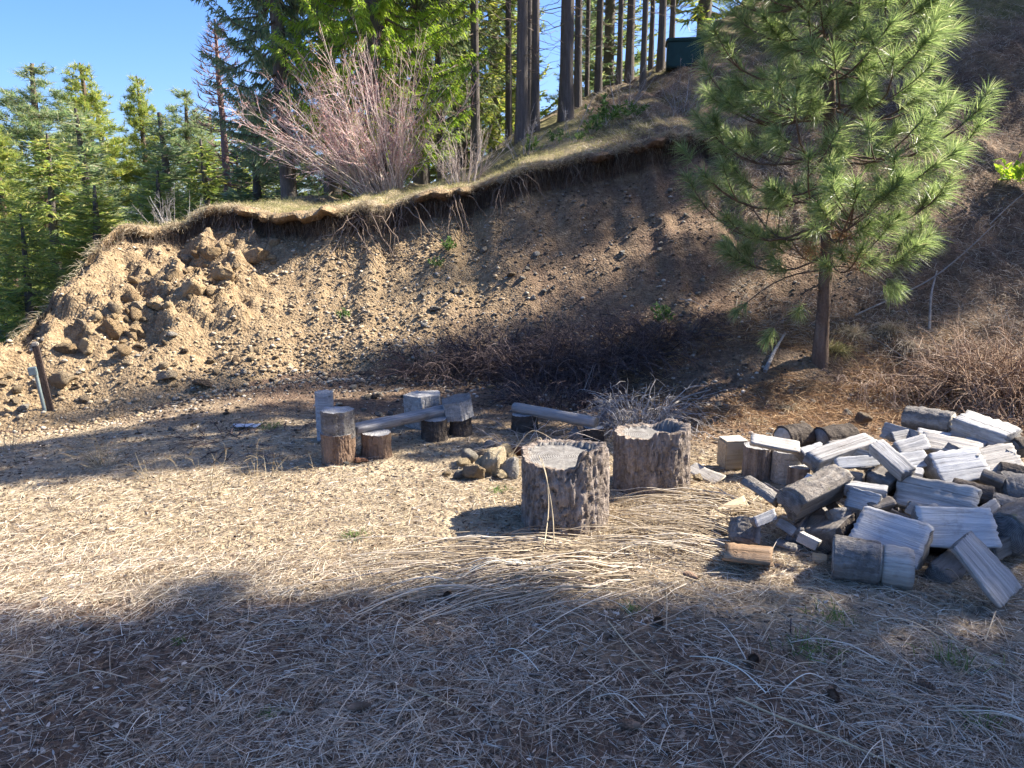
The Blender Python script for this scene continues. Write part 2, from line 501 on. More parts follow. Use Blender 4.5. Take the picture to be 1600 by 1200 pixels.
def quads(r0, r1):
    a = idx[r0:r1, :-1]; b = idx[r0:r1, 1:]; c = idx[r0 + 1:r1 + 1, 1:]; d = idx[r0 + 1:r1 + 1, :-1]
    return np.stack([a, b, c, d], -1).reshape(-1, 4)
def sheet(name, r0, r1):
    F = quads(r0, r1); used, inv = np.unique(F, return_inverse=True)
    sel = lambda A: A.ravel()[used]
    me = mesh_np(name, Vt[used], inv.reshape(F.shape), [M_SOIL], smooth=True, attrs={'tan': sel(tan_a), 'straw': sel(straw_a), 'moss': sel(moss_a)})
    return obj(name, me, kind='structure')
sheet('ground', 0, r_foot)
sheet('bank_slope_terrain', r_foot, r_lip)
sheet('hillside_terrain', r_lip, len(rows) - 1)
BVH = BVHTree.FromPolygons(Vt.tolist(), quads(0, len(rows) - 1).tolist())

def hit(px, py, lift=0.0):
    """where the sight line through a pixel of the photograph meets the terrain"""
    for k in range(12):
        p, n, i, d = BVH.ray_cast(Vector((0, 0, EYE)), Vector(ray(px, py + 4 * k)))
        if p and d < 40: return np.array(p) + np.array([0, 0, lift])
    return None

def G(x, y):
    p, n, i, d = BVH.ray_cast(Vector((x, y, 60)), Vector((0, 0, -1)))
    return p.z if p else 0.0
# ------------------------------------------------------------------ trees
M_BARK_FIR = bark_mat('fir_bark', [(0.25, (0.06, 0.052, 0.046)), (0.5, (0.14, 0.122, 0.108)), (0.75, (0.25, 0.225, 0.20))], 'Z', 9.0)
M_BARK_PINE = bark_mat('pine_bark', [(0.25, (0.05, 0.036, 0.027)), (0.5, (0.14, 0.10, 0.075)), (0.75, (0.27, 0.21, 0.16))], 'Z', 12.0)
M_TWIG = plain_mat('dead_twig', (0.16, 0.125, 0.10), 0.9)
M_DEADTOP = plain_mat('dead_red_twig', (0.25, 0.16, 0.14), 0.9)
M_FIR = strand_mat('fir_needles', [(0.0, (0.169, 0.231, 0.087)), (0.5, (0.308, 0.390, 0.119)), (1.0, (0.535, 0.462, 0.161))], 0.6, 0.48, 0.3, (1.1, 1.15, 0.6))
M_FIR_BLUE = strand_mat('blue_fir_needles', [(0.0, (0.140, 0.209, 0.128)), (0.5, (0.257, 0.342, 0.194)), (1.0, (0.463, 0.432, 0.282))], 0.6, 0.45, 0.3, (1.1, 1.15, 0.7))
M_CEDAR = strand_mat('bright_sprays', [(0.0, (0.186, 0.293, 0.050)), (0.5, (0.340, 0.480, 0.080)), (1.0, (0.504, 0.580, 0.126))], 0.6, 0.55, 0.3, (1.1, 1.15, 0.5))
M_PINE = strand_mat('pine_needles', [(0.0, (0.13, 0.19, 0.08)), (0.5, (0.23, 0.32, 0.135)), (0.85, (0.35, 0.43, 0.21)), (1.0, (0.48, 0.49, 0.32))], 0.38, 0.58, 0.55, (1.15, 1.13, 0.85))

def trunk_mesh(Ht, r0, rg, lean=0.02, k=10, n=16, r1=0.03):
    z = np.linspace(-0.3, Ht, n)
    P = np.stack([np.cumsum(rg.normal(0, lean, n)) * 0.5, np.cumsum(rg.normal(0, lean, n)) * 0.5, z], -1)
    P[:, :2] -= P[1, :2]
    rad = r0 * (1 - np.clip(z, 0, Ht) / Ht) ** 0.8 + r1
    rad = rad * (1 + 0.45 * np.exp(-np.clip(z, 0, 9) / (r0 * 1.6)))
    V, F = tubes(P, rad, k)
    V += rg.normal(0, r0 * 0.035, V.shape)
    return P, V, F

def branch_set(P, Ht, base, Rm, nb, rg, droop=0.35, shape=0.8, m=8, lenvar=(0.65, 1.1)):
    """nb branch centre lines (nb,m,3) around trunk P"""
    f = np.sort(rg.uniform(0, 1, nb)) ** 0.9
    z = base + (Ht * 0.985 - base) * f
    L = Rm * (1 - f) ** shape * rg.uniform(*lenvar, nb) * np.minimum(1, 0.55 + f * 4) + 0.12
    az = np.arange(nb) * 2.39996 + rg.uniform(-0.5, 0.5, nb)
    c = np.stack([np.interp(z, P[:, 2], P[:, 0]), np.interp(z, P[:, 2], P[:, 1]), z], -1)
    s = np.linspace(0, 1, m)
    up = 0.30 - droop * 1.5 * (1 - f)
    rad = L[:, None] * s
    zz = L[:, None] * (up[:, None] * s - 0.25 * droop * np.sin(s * math.pi)[None] + 0.18 * s ** 3)
    B = np.stack([c[:, 0:1] + rad * np.cos(az)[:, None], c[:, 1:2] + rad * np.sin(az)[:, None], c[:, 2:3] + zz], -1)
    B[:, 1:] += rg.normal(0, 0.02, B[:, 1:].shape) * L[:, None, None]
    return B, L, f

def fir_mesh(name, seed, Ht, Rm, base, nb, sp_per_m, sl, sw, mats, droop=0.35, hang=0.25, shape=0.8, bare=0):
    rg = np.random.default_rng(seed)
    P, TV, TF = trunk_mesh(Ht, Ht * 0.014 + 0.03, rg)
    B, L, f = branch_set(P, Ht, base, Rm, nb, rg, droop, shape)
    cr = Mix()
    rb = (0.006 + 0.012 * L)[:, None] * np.linspace(1, 0.25, B.shape[1])
    V, F = tubes(B, rb, 3); cr.add(V, F, 0)
    if bare:                                                        # dead lower branches
        B2, L2, f2 = branch_set(P, base * 1.15, max(0.4, base * 0.15), Rm * 0.45, bare, rg, 0.3, 0.2)
        V, F = tubes(B2, (0.004 + 0.006 * L2)[:, None] * np.linspace(1, 0.2, B2.shape[1]), 3); cr.add(V, F, 0)
    n = np.maximum((L * sp_per_m).astype(int), 6)
    bi = np.repeat(np.arange(nb), n)
    s = rg.uniform(0.12, 1.0, len(bi)) ** 0.8
    m = B.shape[1] - 1
    k = np.minimum((s * m).astype(int), m - 1); fr = (s * m - k)[:, None]
    P0 = B[bi, k] * (1 - fr) + B[bi, k + 1] * fr
    T = unit(B[bi, k + 1] - B[bi, k])
    side = unit(np.cross(T, np.array([0, 0, 1.0]))) * rg.choice([-1, 1], len(bi))[:, None]
    D = T * rg.uniform(0.4, 1.0, len(bi))[:, None] + side * rg.uniform(0.2, 1.0, len(bi))[:, None]
    D[:, 2] += rg.normal(0.05, 0.22, len(bi)) - hang
    ln = sl * rg.uniform(0.5, 1.25, len(bi)) * np.minimum(1, 0.55 + 0.5 * L[bi] * (1.1 - s))
    V, Fs = blades(P0 + rg.normal(0, 0.03, P0.shape), D, ln, sw * rg.uniform(0.6, 1.3, len(bi)), -hang * 0.6, np.tile([0, 0, 1.0], (len(bi), 1)), rg)
    cr.add(V, Fs, 1)
    return mesh_np(name + '_trunk', TV, TF, [mats[0]], smooth=True), cr.mesh(name + '_crown', [M_TWIG, mats[1]])

def tuft_pine_mesh(name, seed, Ht, Rm, base, nb, nt, nn, nl, nw, mats, shape=0.65):
    rg = np.random.default_rng(seed)
    P, TV, TF = trunk_mesh(Ht, Ht * 0.014 + 0.03, rg)
    B, L, f = branch_set(P, Ht, base, Rm, nb, rg, 0.12, shape)
    cr = Mix()
    V, F = tubes(B, (0.008 + 0.013 * L)[:, None] * np.linspace(1, 0.3, B.shape[1]), 3); cr.add(V, F, 0)
    bi = np.repeat(np.arange(nb), nt)
    s = np.where(rg.random(len(bi)) < 0.3, 1.0, rg.uniform(0.35, 1.0, len(bi)))
    m = B.shape[1] - 1
    k = np.minimum((s * m).astype(int), m - 1); fr = (s * m - k)[:, None]
    C = B[bi, k] * (1 - fr) + B[bi, k + 1] * fr
    T = unit(B[bi, k + 1] - B[bi, k] + rg.normal(0, 0.35, C.shape) * (B[bi, k + 1] - B[bi, k])[:, :1] * 0 + rg.normal(0, 0.5, C.shape) * 0.12)
    off = rg.normal(0, 0.28, C.shape) * L[bi][:, None] * (1 - 0.4 * s[:, None]); off[:, 2] = np.abs(off[:, 2]) * 0.4
    C = C + off
    kp = rg.random(len(C)) < np.clip(L[bi] / (Rm * 0.55), 0.22, 1); C, T = C[kp], T[kp]
    ci = np.repeat(np.arange(len(C)), nn)
    D = unit(T[ci] * 0.6 + np.array([0, 0, 0.35]) + rg.normal(0, 0.75, (len(ci), 3)))
    V, F = needles(C[ci] - T[ci] * rg.uniform(0, 0.2, (len(ci), 1)), D, nl * rg.uniform(0.6, 1.2, len(ci)), nw, rg)
    cr.add(V, F, 1)
    return mesh_np(name + '_trunk', TV, TF, [mats[0]], smooth=True), cr.mesh(name + '_crown', [M_TWIG, mats[1]])

MESH = {
    'fir_a': fir_mesh('fir', 1, 12, 2.3, 1.0, 200, 42, 0.36, 0.05, (M_BARK_FIR, M_FIR)),
    'fir_b': fir_mesh('fir', 2, 12, 1.9, 0.6, 220, 44, 0.34, 0.046, (M_BARK_FIR, M_FIR_BLUE), droop=0.25, hang=0.1),
    'fir_c': fir_mesh('fir', 3, 12, 2.6, 2.2, 180, 40, 0.40, 0.052, (M_BARK_FIR, M_FIR), droop=0.45, hang=0.35, shape=0.6),
    'pine_a': tuft_pine_mesh('pine', 4, 12, 2.1, 2.5, 120, 14, 30, 0.23, 0.020, (M_BARK_PINE, M_FIR_BLUE)),
    'pine_b': tuft_pine_mesh('pine', 5, 12, 1.7, 3.4, 110, 14, 30, 0.22, 0.020, (M_BARK_PINE, M_FIR)),
    'tall_a': fir_mesh('tall_fir', 6, 17, 2.4, 7.6, 150, 36, 0.42, 0.055, (M_BARK_FIR, M_FIR), bare=60),
    'tall_b': fir_mesh('tall_fir', 7, 17, 2.0, 6.4, 150, 36, 0.42, 0.055, (M_BARK_FIR, M_FIR), bare=70),
    'high_a': fir_mesh('high_fir', 12, 17, 2.2, 11.8, 130, 36, 0.42, 0.06, (M_BARK_FIR, M_FIR), shape=0.5),
    'fine_a': fir_mesh('fine_fir', 13, 12, 2.3, 1.2, 260, 85, 0.22, 0.028, (M_BARK_FIR, M_FIR), hang=0.3),
    'fine_b': fir_mesh('fine_fir', 14, 12, 2.0, 0.8, 260, 85, 0.21, 0.027, (M_BARK_FIR, M_FIR_BLUE), droop=0.3, hang=0.2),
    'dark_hang': fir_mesh('hanging_fir', 8, 13, 2.3, 1.9, 300, 110, 0.20, 0.026, (M_BARK_FIR, M_FIR_BLUE), droop=0.4, hang=0.5, shape=0.45),
    'bright_hang': fir_mesh('cedar', 9, 12, 2.5, 1.1, 360, 130, 0.17, 0.022, (M_BARK_FIR, M_CEDAR), droop=0.4, hang=0.55, shape=0.4),
}

def tree(kind, name, x, y, label, group, scale=1.0, rz=0.0, z=None, sx=1.0):
    zz = G(x, y) if z is None else z
    t = thing(name, (x, y, zz - 0.05), label, 'tree', group, rz)
    t.scale = (scale * sx, scale * sx, scale)
    if group in ('conifers in the valley behind the left end of the bank', 'background firs on the left'):
        q = math.sin(x * 7.3 + y * 3.1); t.rotation_euler = (0.04 * q, 0.05 * math.cos(x * 5.1 + y), rz); t.scale = (scale * sx * (1.3 + 0.2 * q), scale * sx * (1.3 + 0.2 * q), scale)
    obj('trunk', MESH[kind][0], t); obj('crown', MESH[kind][1], t)
    return t

def tree_px(kind, name, px, y, top, label, group, rz=0.0, sx=1.0, Ht=12.0):
    """tree standing at depth y in the column of pixel px whose tip reaches photograph row `top`"""
    b = at_y(px, 345, y); z0 = G(b[0], y)
    tip = at_y(px, top, y)[2]
    return tree(kind, name, b[0], y, label, group, (tip - z0) / Ht, rz, None, sx)

gL = 'conifers in the valley behind the left end of the bank'
tree_px('pine_a', 'pine_tree', 62, 27, 98, 'tall open-crowned pine rising highest at the far left', gL, 0.3, 1.15)
tree_px('pine_b', 'pine_tree', 168, 29, 96, 'pine with a dark tufted pointed top, second tall tree from the left', gL, 1.3, 1.2)
tree_px('pine_b', 'pine_tree', 238, 31, 116, 'slender pine with a narrow top between two leafier trees', gL, 2.2, 0.8)
tree_px('pine_a', 'pine_tree', 293, 30, 132, 'pine with a flat open top just left of the reddish dead tree', gL, 3.9, 0.9)
tree_px('fir_b', 'fir_tree', 152, 23, 168, 'pale green fir in front of the pointed dark pine', gL, 1.0, 1.25)
tree_px('fir_b', 'fir_tree', 280, 22, 172, 'broad blue-green fir rounded at the top left of the dead tree', gL, 2.0, 1.55)
tree_px('fir_a', 'fir_tree', 330, 21, 215, 'low dense green fir just behind the turf edge', gL, 2.6, 1.3)
tree_px('fir_a', 'fir_tree', 232, 18, 262, 'dark green fir leaning over the left brow of the bank', gL, 0.5, 1.5)
tree_px('fir_c', 'fir_tree', 66, 20, 205, 'fir with flat bright green lower boughs below the tallest left pine', gL, 4.4, 1.35)
tree_px('fir_c', 'fir_tree', 20, 17, 330, 'small yellow-green fir low at the left edge of the picture', gL, 5.4, 1.4)
tree_px('fir_a', 'fir_tree', 130, 19, 285, 'young fir with yellowish boughs above the left end of the bank', gL, 3.3, 1.5)
tree_px('pine_b', 'pine_tree', 8, 24, 190, 'thin pine cut off by the left edge of the picture', gL, 5.1, 1.0)
tree_px('tall_b', 'fir_tree', 100, 34, 210, 'distant fir with a bare lower trunk in the gap above the bank end', gL, 0.9, 1.1, 17)
tree_px('tall_a', 'fir_tree', 35, 31, 240, 'bare-stemmed distant fir near the left edge', gL, 2.9, 1.0, 17)
tree_px('fir_b', 'fir_tree', 400, 20, 185, 'dark fir standing half behind the big bare bush', gL, 0.2, 1.3)
tree_px('fir_a', 'fir_tree', 370, 26, 240, 'fir filling the gap right below the dead tree', gL, 1.9, 1.2)
for i, (px, y, tp, kd) in enumerate(((190, 38, 150, 'fir_b'), (110, 40, 190, 'fir_a'), (255, 39, 170, 'fir_b'), (330, 36, 175, 'fir_a'), (30, 42, 200, 'fir_b'), (420, 33, 150, 'fir_a'), (75, 45, 230, 'fir_a'), (5, 36, 260, 'fir_b'))):
    tree_px(kd, 'fir_tree', px, y, tp, 'dim green fir in the background among the left conifers', 'background firs on the left', i * 1.1, 1.35)

# the dead tree with reddish bare twigs
rg = np.random.default_rng(21)
P_, TV_, TF_ = trunk_mesh(12, 0.17, rg, 0.015)
B_, L_, f_ = branch_set(P_, 12, 5.5, 1.75, 130, rg, 0.25, 0.75)
dm = Mix()
V, F = tubes(B_, (0.008 + 0.010 * L_)[:, None] * np.linspace(1, 0.35, 8), 3); dm.add(V, F)
bi = np.repeat(np.arange(130), 16); s = rg.uniform(0.2, 1, len(bi)); k = np.minimum((s * 7).astype(int), 6)
T = unit(B_[bi, k + 1] - B_[bi, k]); side = unit(np.cross(T, [0, 0, 1.0])) * rg.choice([-1, 1], len(bi))[:, None]
V, Fs = blades(B_[bi, k], T * 0.8 + side * 0.8 + rg.normal(0, 0.25, T.shape), rg.uniform(0.15, 0.4, len(bi)), 0.022, 0.15, np.tile([0, 0, 1.0], (len(bi), 1)), rg)
dm.add(V, Fs)
b = at_y(360, 345, 24)
t = thing('dead_conifer', (b[0], 24, G(b[0], 24)), 'dead conifer with bare reddish twigs standing against the blue sky', 'tree')
t.scale = (1, 1, (at_y(360, 30, 24)[2] - G(b[0], 24)) / 12)
obj('trunk', mesh_np('dead_trunk', TV_, TF_, [M_DEADTOP], smooth=True), t); obj('branches', dm.mesh('dead_branches', [M_DEADTOP]), t)

# the big trees behind the bare bush
gB = 'conifers behind the big bare bush'
def tree_x(kind, name, px, y, label, group, scale, rz, sx=1.0):
    return tree(kind, name, at_y(px, 345, y)[0], y, label, group, scale, rz, None, sx)
tree_x('dark_hang', 'fir_tree', 455, 15.5, 'dark fir with heavy hanging boughs left of the bright green one', gB, 1.0, 0.4, 0.70)
tree_x('bright_hang', 'cedar_tree', 592, 14.5, 'bright sunlit green conifer with feathery hanging sprays above the bare bush', gB, 1.0, 1.1, 0.80)
tree_x('dark_hang', 'fir_tree', 660, 17.5, 'dark fir close behind the bright feathery conifer', gB, 1.05, 2.0, 0.8)
tree_x('fine_b', 'fir_tree', 520, 19, 'deep green fir filling in behind the bare bush', gB, 1.15, 3.0, 1.0)
tree_x('fine_a', 'fir_tree', 720, 21, 'dark fir in the gap left of the twin tall trunks', gB, 1.2, 0.6, 0.9)
tree_x('fine_a', 'fir_tree', 775, 24, 'sun-touched fir glimpsed between the tall trunks', gB, 1.2, 1.7, 0.8)
tree_x('fine_a', 'fir_tree', 455, 22, 'mid green fir reaching out below the dark hanging one', gB, 0.75, 4.1, 1.1)
tree_x('fine_b', 'fir_tree', 690, 27, 'distant fir low behind the small bare shrub', gB, 0.9, 2.3, 1.3)
tree_x('fine_a', 'fir_tree', 610, 25, 'distant fir seen through the twigs of the bare bush', gB, 0.9, 5.3, 1.3)
tree_x('fine_a', 'fir_tree', 545, 28, 'farthest fir behind the bare bush', gB, 0.8, 3.7, 1.4)
tree_x('fir_b', 'fir_tree', 800, 30, 'dim fir low in the gap beside the twin tall trunks', gB, 0.9, 0.7, 1.3)

# tall bare trunks on the hillside
gT = 'tall bare trunks on the hillside'
def tall(kind, px, y, w, label, rz, sc=1.0):
    """w: trunk width in the photograph (pixels) near its foot"""
    x = at_y(px, 345, y)[0]
    t = tree(kind, 'fir_tree', x, y, label, gT, sc, rz)
    k = (w / FPX * y) / (2 * (17 * 0.014 + 0.06)) / sc
    next(c for c in t.children if c.name.startswith('trunk')).scale = (k, k, 1)
    return t
tall('tall_a', 690, 17.0, 10, 'thin dark trunk leftmost of the trunks, right of the bright green conifer', 0.1)
tall('tall_b', 744, 15.5, 13, 'dark straight trunk rising from behind the small bare shrub', 2.7)
tall('tall_a', 795, 18.0, 10, 'thin dark trunk just left of the thick mossy one', 1.3)
tall('tall_b', 815, 14.0, 17, 'thick mossy grey trunk at the left of the close-set trio', 0.8)
tall('tall_a', 824, 15.2, 15, 'dark middle trunk of the close-set trio', 1.7)
tall('tall_b', 835, 14.4, 12, 'slim bluish trunk at the right of the close-set trio', 3.1)
tall('tall_a', 882, 14.8, 20, 'thickest smooth grey trunk standing alone on the slope', 4.0)
tall('tall_b', 899, 16.5, 11, 'thin trunk just right of the thickest trunk', 5.2)
tall('tall_a', 913, 19.5, 7, 'thinnest trunk in the gap right of the thickest trunk', 0.6, 0.9)
tall('tall_b', 930, 17.6, 10, 'trunk leaning slightly on the ridge left of the dark cluster', 2.2)
tall('tall_a', 961, 18.0, 8, 'dark slim trunk at the left of the ridge cluster', 0.9)
tall('tall_b', 976, 18.4, 12, 'wide dark trunk in the middle of the ridge cluster', 1.2)
tall('tall_a', 997, 16.0, 9, 'leaning trunk with a pale foot standing lower on the slope', 3.6)
tall('tall_b', 1008, 19.0, 7, 'thin trunk behind the leaning pale-footed one', 4.6)
tall('tall_a', 1023, 17.8, 11, 'straight dark trunk left of the green box on the ridge', 5.5)
tall('tall_b', 1038, 19.2, 8, 'trunk at the right of the ridge cluster above the green box', 0.3)
tree_x('fir_b', 'fir_tree', 945, 26, 'green fir seen beyond the ridge between the trunks', gT, 0.95, 1.9, 1.1)
tree_x('pine_a', 'pine_tree', 915, 30, 'pale distant pine low beyond the ridge', gT, 0.7, 2.9, 1.0)
tree_x('fir_a', 'fir_tree', 1085, 23, 'dark fir on the hill behind the left side of the young pine', gT, 0.9, 4.9, 1.0)

# trees up the hill and to the right, outside the picture: they throw the shade on the bank and the foreground
gS = 'conifers standing to the right of the clearing'
TAN = math.cos(SUN_AZ) / math.sin(SUN_AZ)
# x, where its shadow line crosses x = 0, height of the tip, kind, width
SHADE = [(20, 8.0, 23.0, 'high_a', 0.30), (21, 9.45, 22.0, 'fir_c', 0.46), (20.5, 10.15, 21.8, 'fir_c', 0.66), (23, 10.2, 24.3, 'fir_a', 0.62), (21, 6.75, 21.8, 'fir_a', 0.42), (23.5, 6.7, 24.0, 'fir_c', 0.40),
         (22, 11.8, 24.5, 'fir_a', 1.0), (24, 13.6, 28.0, 'fir_c', 0.9), (26, 15.5, 27, 'fir_a', 1.1),
         (22, 0.2, 24.5, 'fir_c', 0.95), (20, -1.6, 22.5, 'fir_a', 1.2), (26, -0.6, 28, 'fir_c', 1.0), (18, -3.2, 21, 'fir_c', 1.1), (16, -0.9, 19.5, 'fir_c', 0.9), (12, 1.6, 23, 'tall_a', 0.62), (14, 0.3, 27, 'tall_b', 0.8),
         (13, 1.2, 25, 'tall_a', 0.6), (15, 0.9, 27, 'tall_b', 0.6), (11.5, 0.4, 23, 'tall_a', 0.7), (14, 2.35, 19.3, 'high_a', 0.55), (15, 2.0, 20.5, 'high_a', 0.6)]
# x, where its shadow line crosses x = 0, height of the tip, kind, width
for i, (x, y0, zt, kd, sx) in enumerate(SHADE):
    y = y0 + TAN * x
    tree(kd, 'fir_tree', x, y, 'tall fir standing to the right of the clearing outside the photograph', gS, (zt - G(x, y)) / (17 if kd in ('tall_a', 'tall_b', 'high_a') else 12), i * 1.3, None, sx)

# ------------------------------------------------------------------ young pine at the foot of the bank
def young_pine():
    rg = np.random.default_rng(33)
    base = hit(1280, 566)
    top = 7.2
    n = 24
    z = np.linspace(-0.25, top, n)
    P = np.stack([0.03 * np.sin(z * 1.3), 0.02 * np.cos(z * 1.7) - 0.02, z], -1)
    rad = 0.052 * (1 - np.clip(z, 0, top) / top) ** 0.75 + 0.012
    rad = rad * (1 + 0.35 * np.exp(-np.clip(z, 0, 9) / 0.12))
    # finer rings so that the bark plates can stand out
    zf = np.linspace(-0.25, top, 120)
    Pf = np.stack([np.interp(zf, z, P[:, i]) for i in range(3)], -1)
    V, F = tubes(Pf, np.interp(zf, z, rad), 18)
    ang = np.arctan2(V[:, 1], V[:, 0])
    V[:, :2] *= (1 + 0.12 * fbm(ang * 3.0, V[:, 2] * 5, 3, 8) + 0.06 * fbm(ang * 9, V[:, 2] * 22, 2, 9))[:, None]
    t = thing('young_pine', base - np.array([0, 0, 0.03]), 'young long-needled pine with a thin bare lower trunk at the foot of the bank', 'tree')
    t.rotation_euler = (0, R(-3.0), 0)
    obj('trunk', mesh_np('pine_trunk', V, F, [M_BARK_PINE], smooth=True), t)
    Bs, Ls, tips = [], [], []
    zl = 1.06
    while zl < top - 0.1:
        f = (zl - 0.9) / (top - 0.9)
        nbr = 7 if zl > 1.2 else 4
        a0 = rg.uniform(0, 6.28)
        for k in range(nbr):
            az = a0 + k * 6.283 / nbr + rg.uniform(-0.35, 0.35)
            L = (1.30 * (1 - f) ** 0.40) * rg.uniform(0.72, 1.0)
            if zl < 1.2: L *= 0.75
            s = np.linspace(0, 1, 8)
            zz = L * (0.05 * s - 0.20 * np.sin(s * 3.0) * (1 - f) + 0.20 * s ** 3 * rg.uniform(0.3, 1.4))
            bend = rg.normal(0, 0.25)
            aa = az + bend * s
            c = np.array([np.interp(zl, z, P[:, 0]), np.interp(zl, z, P[:, 1]), zl + rg.uniform(-0.06, 0.06)])
            B = c + np.stack([L * s * np.cos(aa), L * s * np.sin(aa), zz], -1)
            Bs.append(B); Ls.append(L); tips.append((B[-1], unit(B[-1] - B[-2]), 1.0))
            for q in range(rg.integers(4, 8)):
                si = rg.integers(2, 7)
                sg = 1 if q % 2 else -1
                T = unit(B[si] - B[si - 1]); sd = unit(np.cross(T, [0, 0, 1.0])) * sg
                l2 = L * rg.uniform(0.22, 0.42)
                D = unit(T * 0.8 + sd * 0.75 + np.array([0, 0, rg.uniform(0.0, 0.35)]))
                ss = np.linspace(0, 1, 8)[:, None]
                B2 = B[si] + D * l2 * ss + np.array([0, 0, 0.3]) * l2 * ss ** 2
                Bs.append(B2); Ls.append(l2 * 0.8); tips.append((B2[-1], unit(B2[-1] - B2[-2]), 0.9))
        zl += rg.uniform(0.26, 0.36)
    low = [(-0.62, -0.38, 0.62, 0.36), (0.5, -0.4, 0.95, 0.75), (-0.75, 0.1, 0.75, 0.55), (0.62, -0.1, 0.78, 0.66), (-0.42, -0.55, 0.55, 0.60)]
    for (dx, dy, z0, z1) in low:                                    # a few straggling low branches
        s = np.linspace(0, 1, 8)[:, None]
        B = np.array([0, 0, z0 + 0.15]) * (1 - s) + np.array([dx, dy, z1]) * s + np.array([0, 0, 0.1]) * np.sin(s * 3.1)
        Bs.append(B); Ls.append(0.7); tips.append((B[-1], unit(B[-1] - B[-3]), 0.7))
    Bs, Ls = np.array(Bs), np.array(Ls)
    V, F = tubes(Bs, (0.004 + 0.0075 * Ls)[:, None] * np.linspace(1, 0.5, 8), 5)
    obj('branches', mesh_np('pine_branches', V, F, [M_BARK_PINE], smooth=True), t)
    # needle tufts: each tip carries a brush of long needles spreading forward
    C = np.array([p[0] for p in tips]); T = np.array([p[1] for p in tips]); q = np.array([p[2] for p in tips])
    nn = 170
    ci = np.repeat(np.arange(len(C)), nn)
    u = rg.uniform(0, 1, len(ci))
    side = rg.normal(size=(len(ci), 3)); side = unit(side - (side * T[ci]).sum(1, keepdims=True) * T[ci])
    spread = rg.uniform(0.25, 2.0, (len(ci), 1)) * (0.6 + 0.8 * u[:, None])
    D = unit(T[ci] * 1.0 + side * spread)
    D[:, 2] -= 0.10 * u
    P0 = C[ci] - T[ci] * (u ** 1.5 * 0.17 * q[ci])[:, None]
    V, Fs = blades(P0, D, rg.uniform(0.13, 0.235, len(ci)) * q[ci], 0.0042, -0.22, np.tile([0, 0, 1.0], (len(ci), 1)), rg)
    nd = obj('needles', mesh_np('pine_needles', V, Fs, [M_PINE]), t)
    nd['kind'] = 'stuff'
    # dead brown needles caught near the trunk
    C2 = np.array([[0.25, -0.2, 1.02], [0.12, -0.12, 1.2], [-0.2, -0.15, 1.12], [0.05, 0.2, 0.95]])
    ci = np.repeat(np.arange(4), 160)
    D = rg.normal(size=(len(ci), 3)); D[:, 2] -= 1.0
    V, F = needles(C2[ci] + rg.normal(0, 0.05, (len(ci), 3)), D, rg.uniform(0.08, 0.2, len(ci)), 0.004, rg)
    dn = obj('dead_needles', mesh_np('pine_dead_needles', V, F, [strand_mat('dead_needles', [(0, (0.20, 0.10, 0.04)), (1, (0.36, 0.20, 0.09))], 0.7, 0.2)]), t)
    dn['kind'] = 'stuff'
    return t
PINE = young_pine()
# ------------------------------------------------------------------ wood and stone materials
GREY = [(0.25, (0.115, 0.115, 0.117)), (0.45, (0.27, 0.268, 0.268)), (0.62, (0.43, 0.427, 0.425)), (0.8, (0.57, 0.567, 0.562))]
M_SPLIT = wood_mat('grey_split_wood', GREY)
M_PALE = wood_mat('pale_split_wood', [(0.25, (0.180, 0.175, 0.167)), (0.5, (0.352, 0.344, 0.336)), (0.75, (0.514, 0.505, 0.498))], 1.0, 26, 0.35)
M_TAN = wood_mat('tan_split_wood', [(0.25, (0.22, 0.17, 0.11)), (0.5, (0.40, 0.33, 0.23)), (0.75, (0.56, 0.48, 0.36))], 1.0, 22, 0.4)
M_RUST = wood_mat('rotten_red_wood', [(0.25, (0.111, 0.068, 0.044)), (0.5, (0.272, 0.179, 0.106)), (0.75, (0.425, 0.347, 0.250))], 1.0, 24, 0.6)
M_DARKWOOD = wood_mat('dark_damp_wood', [(0.25, (0.08, 0.07, 0.062)), (0.5, (0.18, 0.165, 0.15)), (0.75, (0.31, 0.29, 0.27))], 1.0, 26, 0.4)  # darker grey-brown tone, mainly on inner and lower logs
M_END = end_mat('grey_end_grain', [(0.25, (0.07, 0.065, 0.06)), (0.5, (0.17, 0.16, 0.15)), (0.8, (0.33, 0.31, 0.285))])
M_END_PALE = end_mat('pale_end_grain', [(0.25, (0.26, 0.22, 0.17)), (0.5, (0.46, 0.41, 0.33)), (0.8, (0.62, 0.57, 0.48))])
M_BARK_GREY = bark_mat('grey_bark', [(0.22, (0.05, 0.043, 0.038)), (0.45, (0.15, 0.135, 0.12)), (0.62, (0.29, 0.27, 0.245)), (0.8, (0.42, 0.40, 0.37))], 'X', 16.0)
M_BARK_MOSS = bark_mat('mossy_bark', [(0.22, (0.06, 0.05, 0.042)), (0.45, (0.18, 0.155, 0.13)), (0.62, (0.32, 0.29, 0.25)), (0.8, (0.44, 0.41, 0.36))], 'X', 14.0, 0.9)
M_BARK_DARK = bark_mat('dark_bark', [(0.22, (0.028, 0.023, 0.02)), (0.5, (0.085, 0.07, 0.058)), (0.8, (0.20, 0.17, 0.145))], 'X', 16.0)
M_BARK_UP = bark_mat('stump_bark', [(0.2, (0.047, 0.036, 0.029)), (0.42, (0.176, 0.140, 0.114)), (0.6, (0.365, 0.305, 0.258)), (0.78, (0.567, 0.495, 0.426))], 'Z', 17.0, 0.0, 1.2)
M_BARK_BROWN = bark_mat('brown_stump_bark', [(0.2, (0.065, 0.042, 0.029)), (0.45, (0.182, 0.120, 0.081)), (0.8, (0.390, 0.286, 0.208))], 'Z', 15.0)
ROCK_TAN = rock_mat('tan_stone', [(0.25, (0.20, 0.145, 0.085)), (0.5, (0.34, 0.26, 0.165)), (0.75, (0.47, 0.38, 0.26))])
